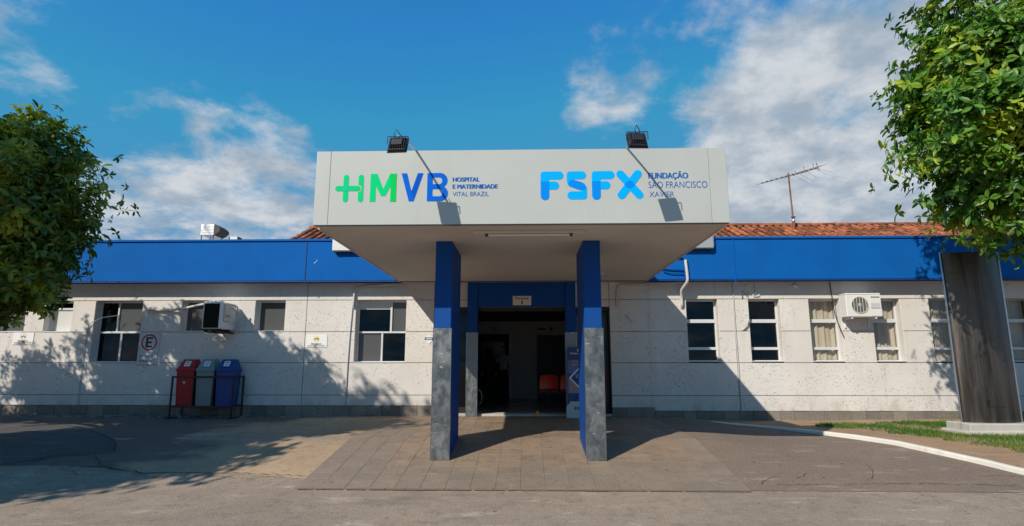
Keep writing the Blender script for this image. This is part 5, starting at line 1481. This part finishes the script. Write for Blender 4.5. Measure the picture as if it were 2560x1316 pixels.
def make_tree(name, label, base, trunk_top, lobes, leafm, n_sprig, L, w, seed, bare, inner=0.55, n_parts=0, flat=None, cluster=95, csig=.27):
    """lobes: (centre, radii, weight)"""
    r = np.random.default_rng(seed)
    t = thing(name, base, label, 'tree')
    B0, T0 = Vector(base), Vector(trunk_top)
    tp = [B0 + (T0 - B0) * u_ + Vector((.06 * math.sin(u_ * 5 + seed), .05 * math.cos(u_ * 4), 0)) for u_ in np.linspace(0, 1, 7)]
    put('trunk', MB().tube([tp[0] - Vector((0, 0, .1))] + tp[1:], [.24, .2, .185, .175, .165, .15, .13], 10), M['bark'], t)
    wts = np.array([l[2] for l in lobes], float); wts /= wts.sum()
    # branch cluster centres spread through the shell of each lobe
    cc = []
    for li, (c, rd, wg) in enumerate(lobes):
        k = max(6, int(cluster * wts[li]))
        for i in range(k):
            d = r.normal(size=3); d /= np.linalg.norm(d); rad = r.uniform(inner, 1.0) ** .6 * r.uniform(.9, 1.12)
            cc.append((np.array(c) + d * np.array(rd) * rad, d, li))
    for i in range(0, len(cc), 5):
        p, d, li = cc[i]
        a = tp[-1 - (i // 5) % 3]; e = Vector(p); mid = a.lerp(e, .5) + Vector((0, 0, .18))
        put('branch', MB().tube([a, a.lerp(mid, .5) + Vector((0, 0, .05)), mid, e], [.07, .05, .035, .012], 6), M['bark'], t)
    variants = [sprig(seed * 10 + k, L, w, int(r.integers(6, 10))) for k in range(6)]
    Vs, Fs, off = [], [], 0
    per = n_sprig // len(cc)
    spots = []
    for (p, d, li) in cc:
        m = int(per * r.uniform(.6, 1.4))
        q = p + r.normal(size=(m, 3)) * np.array((csig, csig, csig * .85))
        for s in q: spots.append((s, d))
    parts = []
    order = r.permutation(len(spots)); cm = np.array([0, 0, EYE])
    if n_parts:
        near = sorted(range(len(spots)), key=lambda i: np.linalg.norm(spots[i][0] - cm) - 0.9 * abs(spots[i][0][0]) * 0)[:n_parts * 6]
        parts = set(r.permutation(near)[:n_parts].tolist())
    else: parts = set()
    vm = []
    if n_parts:
        for (V, Fc) in variants:
            m_ = MB().add([tuple(p) for p in V], Fc).mesh('leaf_sprig'); m_.materials.append(leafm); vm.append(m_)
    verts, faces = [], []
    for i, (s, d) in enumerate(spots):
        k = int(r.integers(0, 6)); V, Fc = variants[k]
        up = Vector((d[0] * .8 + r.normal() * .35, d[1] * .8 + r.normal() * .35, d[2] * .5 + .45 + r.normal() * .3)).normalized()
        Q = up.to_track_quat('Z', 'Y') @ Quaternion((0, 0, 1), r.uniform(0, 6.28)); sc = r.uniform(.6, 1.3)
        if i in parts:
            o = put('leaf_sprig', vm[k], None, t); o.location = s; o.rotation_mode = 'QUATERNION'; o.rotation_quaternion = Q; o.scale = (sc, sc, sc); continue
        W = (V * sc) @ np.array(Q.to_matrix()).T + s
        verts.append(W); f = np.array(Fc) + off; faces.append(f); off += len(W)
    vv = np.concatenate(verts); ff = np.concatenate(faces)
    me = bpy.data.meshes.new('crown'); me.vertices.add(len(vv)); me.vertices.foreach_set('co', vv.ravel())
    me.loops.add(ff.size); me.loops.foreach_set('vertex_index', ff.ravel().astype(np.int32))
    me.polygons.add(len(ff)); me.polygons.foreach_set('loop_start', np.arange(0, ff.size, 3, dtype=np.int32)); me.polygons.foreach_set('loop_total', np.full(len(ff), 3, dtype=np.int32))
    me.update(calc_edges=True); me.validate()
    put('crown', me, leafm, t, kind='stuff')
    return t
# left tree, in front of the wall
make_tree('leafy_tree', 'dense dark green tree standing before the wall with the four-pane window', (-9.3, 9.0, .45), (-9.2, 9.0, 3.2),
          [((-8.7, 8.9, 4.4), (1.4, 1.0, 1.3), 1.3), ((-8.3, 8.9, 3.85), (.78, .9, .95), .65), ((-8.6, 9.0, 3.0), (1.0, .9, .65), .5), ((-9.9, 8.9, 4.5), (1.4, 1.0, 1.4), .8), ((-11.2, 8.9, 5.0), (1.3, 1.0, 1.4), .8), ((-12.7, 8.9, 4.5), (1.4, 1.0, 1.3), .8), ((-14.0, 8.9, 4.2), (1.0, 1.0, 1.2), .5), ((-8.5, 8.8, 5.0), (.85, .8, .75), .55)],
          M['leafL'], 10200, .155, .047, 3, False, n_parts=200, cluster=300, csig=.19)
# right tree
make_tree('leafy_tree', 'tall bright green tree with large drooping leaves overhanging the steel totem', (9.6, 8.9, .35), (9.4, 9.0, 4.6),
          [((7.9, 9.0, 6.2), (1.35, 1.3, 1.5), 1.0), ((7.5, 8.9, 5.2), (1.2, 1.1, 1.0), .8), ((7.95, 9.0, 4.25), (1.15, 1.0, .7), .65), ((9.3, 9.2, 5.6), (1.7, 1.5, 1.9), 1.1), ((8.7, 8.9, 7.6), (1.6, 1.4, 1.2), .7), ((6.15, 8.9, 9.25), (.75, .7, .45), .11)],
          M['leafR'], 7200, .168, .056, 5, False, n_parts=220, cluster=180, csig=.24)
# tall tree beside the yard whose shade falls across the paving
make_tree('leafy_tree', 'tall tree beside the yard that throws the long shade over the paving', (-10.6, 4.5, .0), (-10.5, 4.5, 4.6),
          [((-10.35, 4.6, 5.4), (2.3, 2.3, 2.2), 1.0), ((-9.9, 4.5, 7.1), (1.5, 1.5, 1.3), .5), ((-11.5, 4.2, 4.2), (2.0, 2.0, 1.6), .6), ((-11.3, 2.8, 5.0), (1.7, 1.5, 1.8), .6)],
          M['leafL'], 9500, .24, .10, 8, False, inner=.2, cluster=150, csig=.33)
